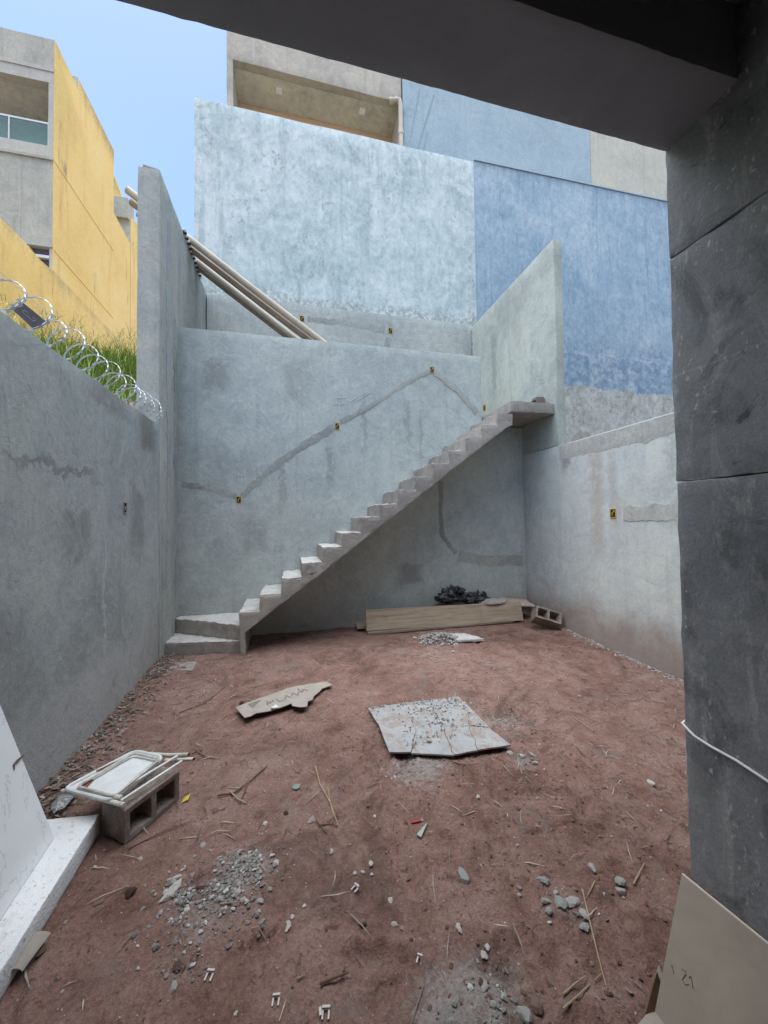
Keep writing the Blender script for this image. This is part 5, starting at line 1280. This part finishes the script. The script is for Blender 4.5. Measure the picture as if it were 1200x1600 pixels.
# sticks and straws one can pick out
def stick(pts, r, mat, label, name='dry_stem', grp='dry stems and twigs on the earth'):
    P_ = [gp(u, v)+V((0, 0, r*1.2+.004+rnd(0, .004))) for u, v in pts]; k = len(P_)
    mb = MB(); mb.tube(P_, [r*(1-.5*i/(k-1)) for i in range(k)], 6); o = mb.build(name, M[mat], smooth=True); tag(o, label, 'twig', grp); return o
stick([(910, 1394), (921, 1440), (934, 1495), (947, 1545)], .0035, 'straw', 'long pale straw between the right stones and the cardboard')
stick([(880, 1558), (897, 1543), (915, 1531)], .0035, 'straw', 'left one of two crossed dry stems at the lower right')
stick([(880, 1582), (905, 1560), (940, 1525)], .0035, 'straw', 'right one of two crossed dry stems at the lower right')
stick([(990, 1385), (999, 1368), (1007, 1352)], .004, 'straw', 'short pale straw beside the stones near the khaki board')
stick([(930, 1380), (924, 1392), (918, 1402)], .003, 'straw', 'tiny straw at the head of the long straw')
stick([(500, 1542), (522, 1534), (545, 1525)], .005, 'twig', 'thick dark twig at the bottom centre')
stick([(533, 1530), (540, 1515), (537, 1522)], .003, 'twig', 'short twig fork at the end of the dark twig')
stick([(340, 1247), (366, 1242), (392, 1222), (418, 1199)], .006, 'twig', 'longest twig in the pile right of the concrete block')
stick([(360, 1240), (372, 1252), (386, 1258)], .005, 'straw', 'short stem crossing under the longest twig')
stick([(385, 1232), (378, 1250), (374, 1258)], .004, 'twig', 'short twig hanging down from the longest twig')
stick([(493, 1200), (500, 1228), (516, 1256), (528, 1292)], .004, 'straw', 'long curved dry stem left of the red lighter')
stick([(512, 1232), (516, 1256), (522, 1280)], .003, 'straw', 'thin straw alongside the long curved dry stem')
stick([(494, 1284), (510, 1304), (508, 1300)], .003, 'twig', 'short twig below the grey pebble')
stick([(498, 1292), (520, 1290), (528, 1294)], .004, 'twig', 'twig lying across the foot of the curved dry stem')
stick([(393, 1454), (404, 1460), (414, 1468)], .003, 'straw', 'short pale straw left of the half round shard')
stick([(464, 1533), (470, 1530), (476, 1527)], .003, 'straw', 'tiny pale straw near the bottom left clip')
stick([(390, 1075), (410, 1071), (425, 1067)], .004, 'straw', 'pale straw above the torn cardboard')
stick([(280, 1115), (320, 1100), (352, 1075)], .004, 'twig', 'long thin stem between the chair and the lowest step')
stick([(300, 1180), (316, 1174), (312, 1178)], .004, 'twig', 'dark twig at the right end of the folded chair')
stick([(305, 1175), (320, 1184), (337, 1188)], .004, 'twig', 'dark twig right of the folded chair')
stick([(895, 1121), (915, 1136), (934, 1148)], .004, 'straw', 'dry straw on the right part of the yard below the block')
stick([(900, 1168), (912, 1182), (925, 1190)], .003, 'twig', 'thin stem below the dry straw on the right')
stick([(705, 1192), (725, 1198), (750, 1196)], .004, 'twig', 'thin brown stem under the front of the cracked tile')
stick([(200, 1330), (260, 1300), (300, 1285)], .003, 'twig', 'thin dark stem in front of the concrete block')
stick([(344, 1415), (365, 1413), (385, 1412)], .003, 'straw', 'pale straw under the grey stone of the debris patch')
# litter nobody could count
lv, lf, lt = [], [], []
def bit(p, L, w, az, tone, tilt=0.0):
    d = V((math.cos(az), math.sin(az), tilt)).normalized(); s_ = V((-math.sin(az), math.cos(az), 0)); b = len(lv); m_ = p+d*L*.5+V((rnd(-.2, .2)*L*.4, rnd(-.2, .2)*L*.4, .004))
    lv.extend([p-s_*w*.4, p+s_*w*.4, m_+s_*w+V((0, 0, w*.5)), m_-s_*w+V((0, 0, w*.2)), p+d*L, p-V((0, 0, .003)), m_-V((0, 0, .002))])
    lf.extend([tuple(b+i for i in f) for f in ((0, 1, 2, 3), (3, 2, 4), (0, 3, 6, 5), (1, 5, 6, 2), (6, 3, 4), (2, 6, 4), (0, 5, 1))]); lt.extend([tone]*7)
for i in range(950):
    y = rnd(2.0, 4.95); x = -1.46+abs(random.gauss(0, .12)); bit(V((x, y, gh(x, y)+rnd(.002, .016))), rnd(.015, .065), rnd(.002, .010), rnd(0, 6.28), rnd(0, .62)+.3*(random.random() < .1), rnd(-.15, .2))
for i in range(900):
    x, y = rnd(-1.3, 1.6), rnd(.7, 4.9)
    if random.random() > .25+.75*sstep(.8, -1, x)*sstep(1.6, 3, y): continue
    bit(V((x, y, gh(x, y)+.006)), rnd(.03, .17), rnd(.0014, .0032), rnd(0, 6.28), rnd(0, 1))
for i in range(500):
    x, y = rnd(1.2, 3.6), rnd(1.5, 4.9); bit(V((x, y, gh(x, y)+.006)), rnd(.02, .14), rnd(.0014, .003), rnd(0, 6.28), rnd(0, .9))
lm = bpy.data.meshes.new('leaf_litter'); lm.from_pydata(lv, [], lf); lm.attributes.new('tone', 'FLOAT', 'POINT').data.foreach_set('value', lt)
lm.materials.append(M['litter']); o = link(bpy.data.objects.new('leaf_litter', lm)); tag(o, kind='stuff')
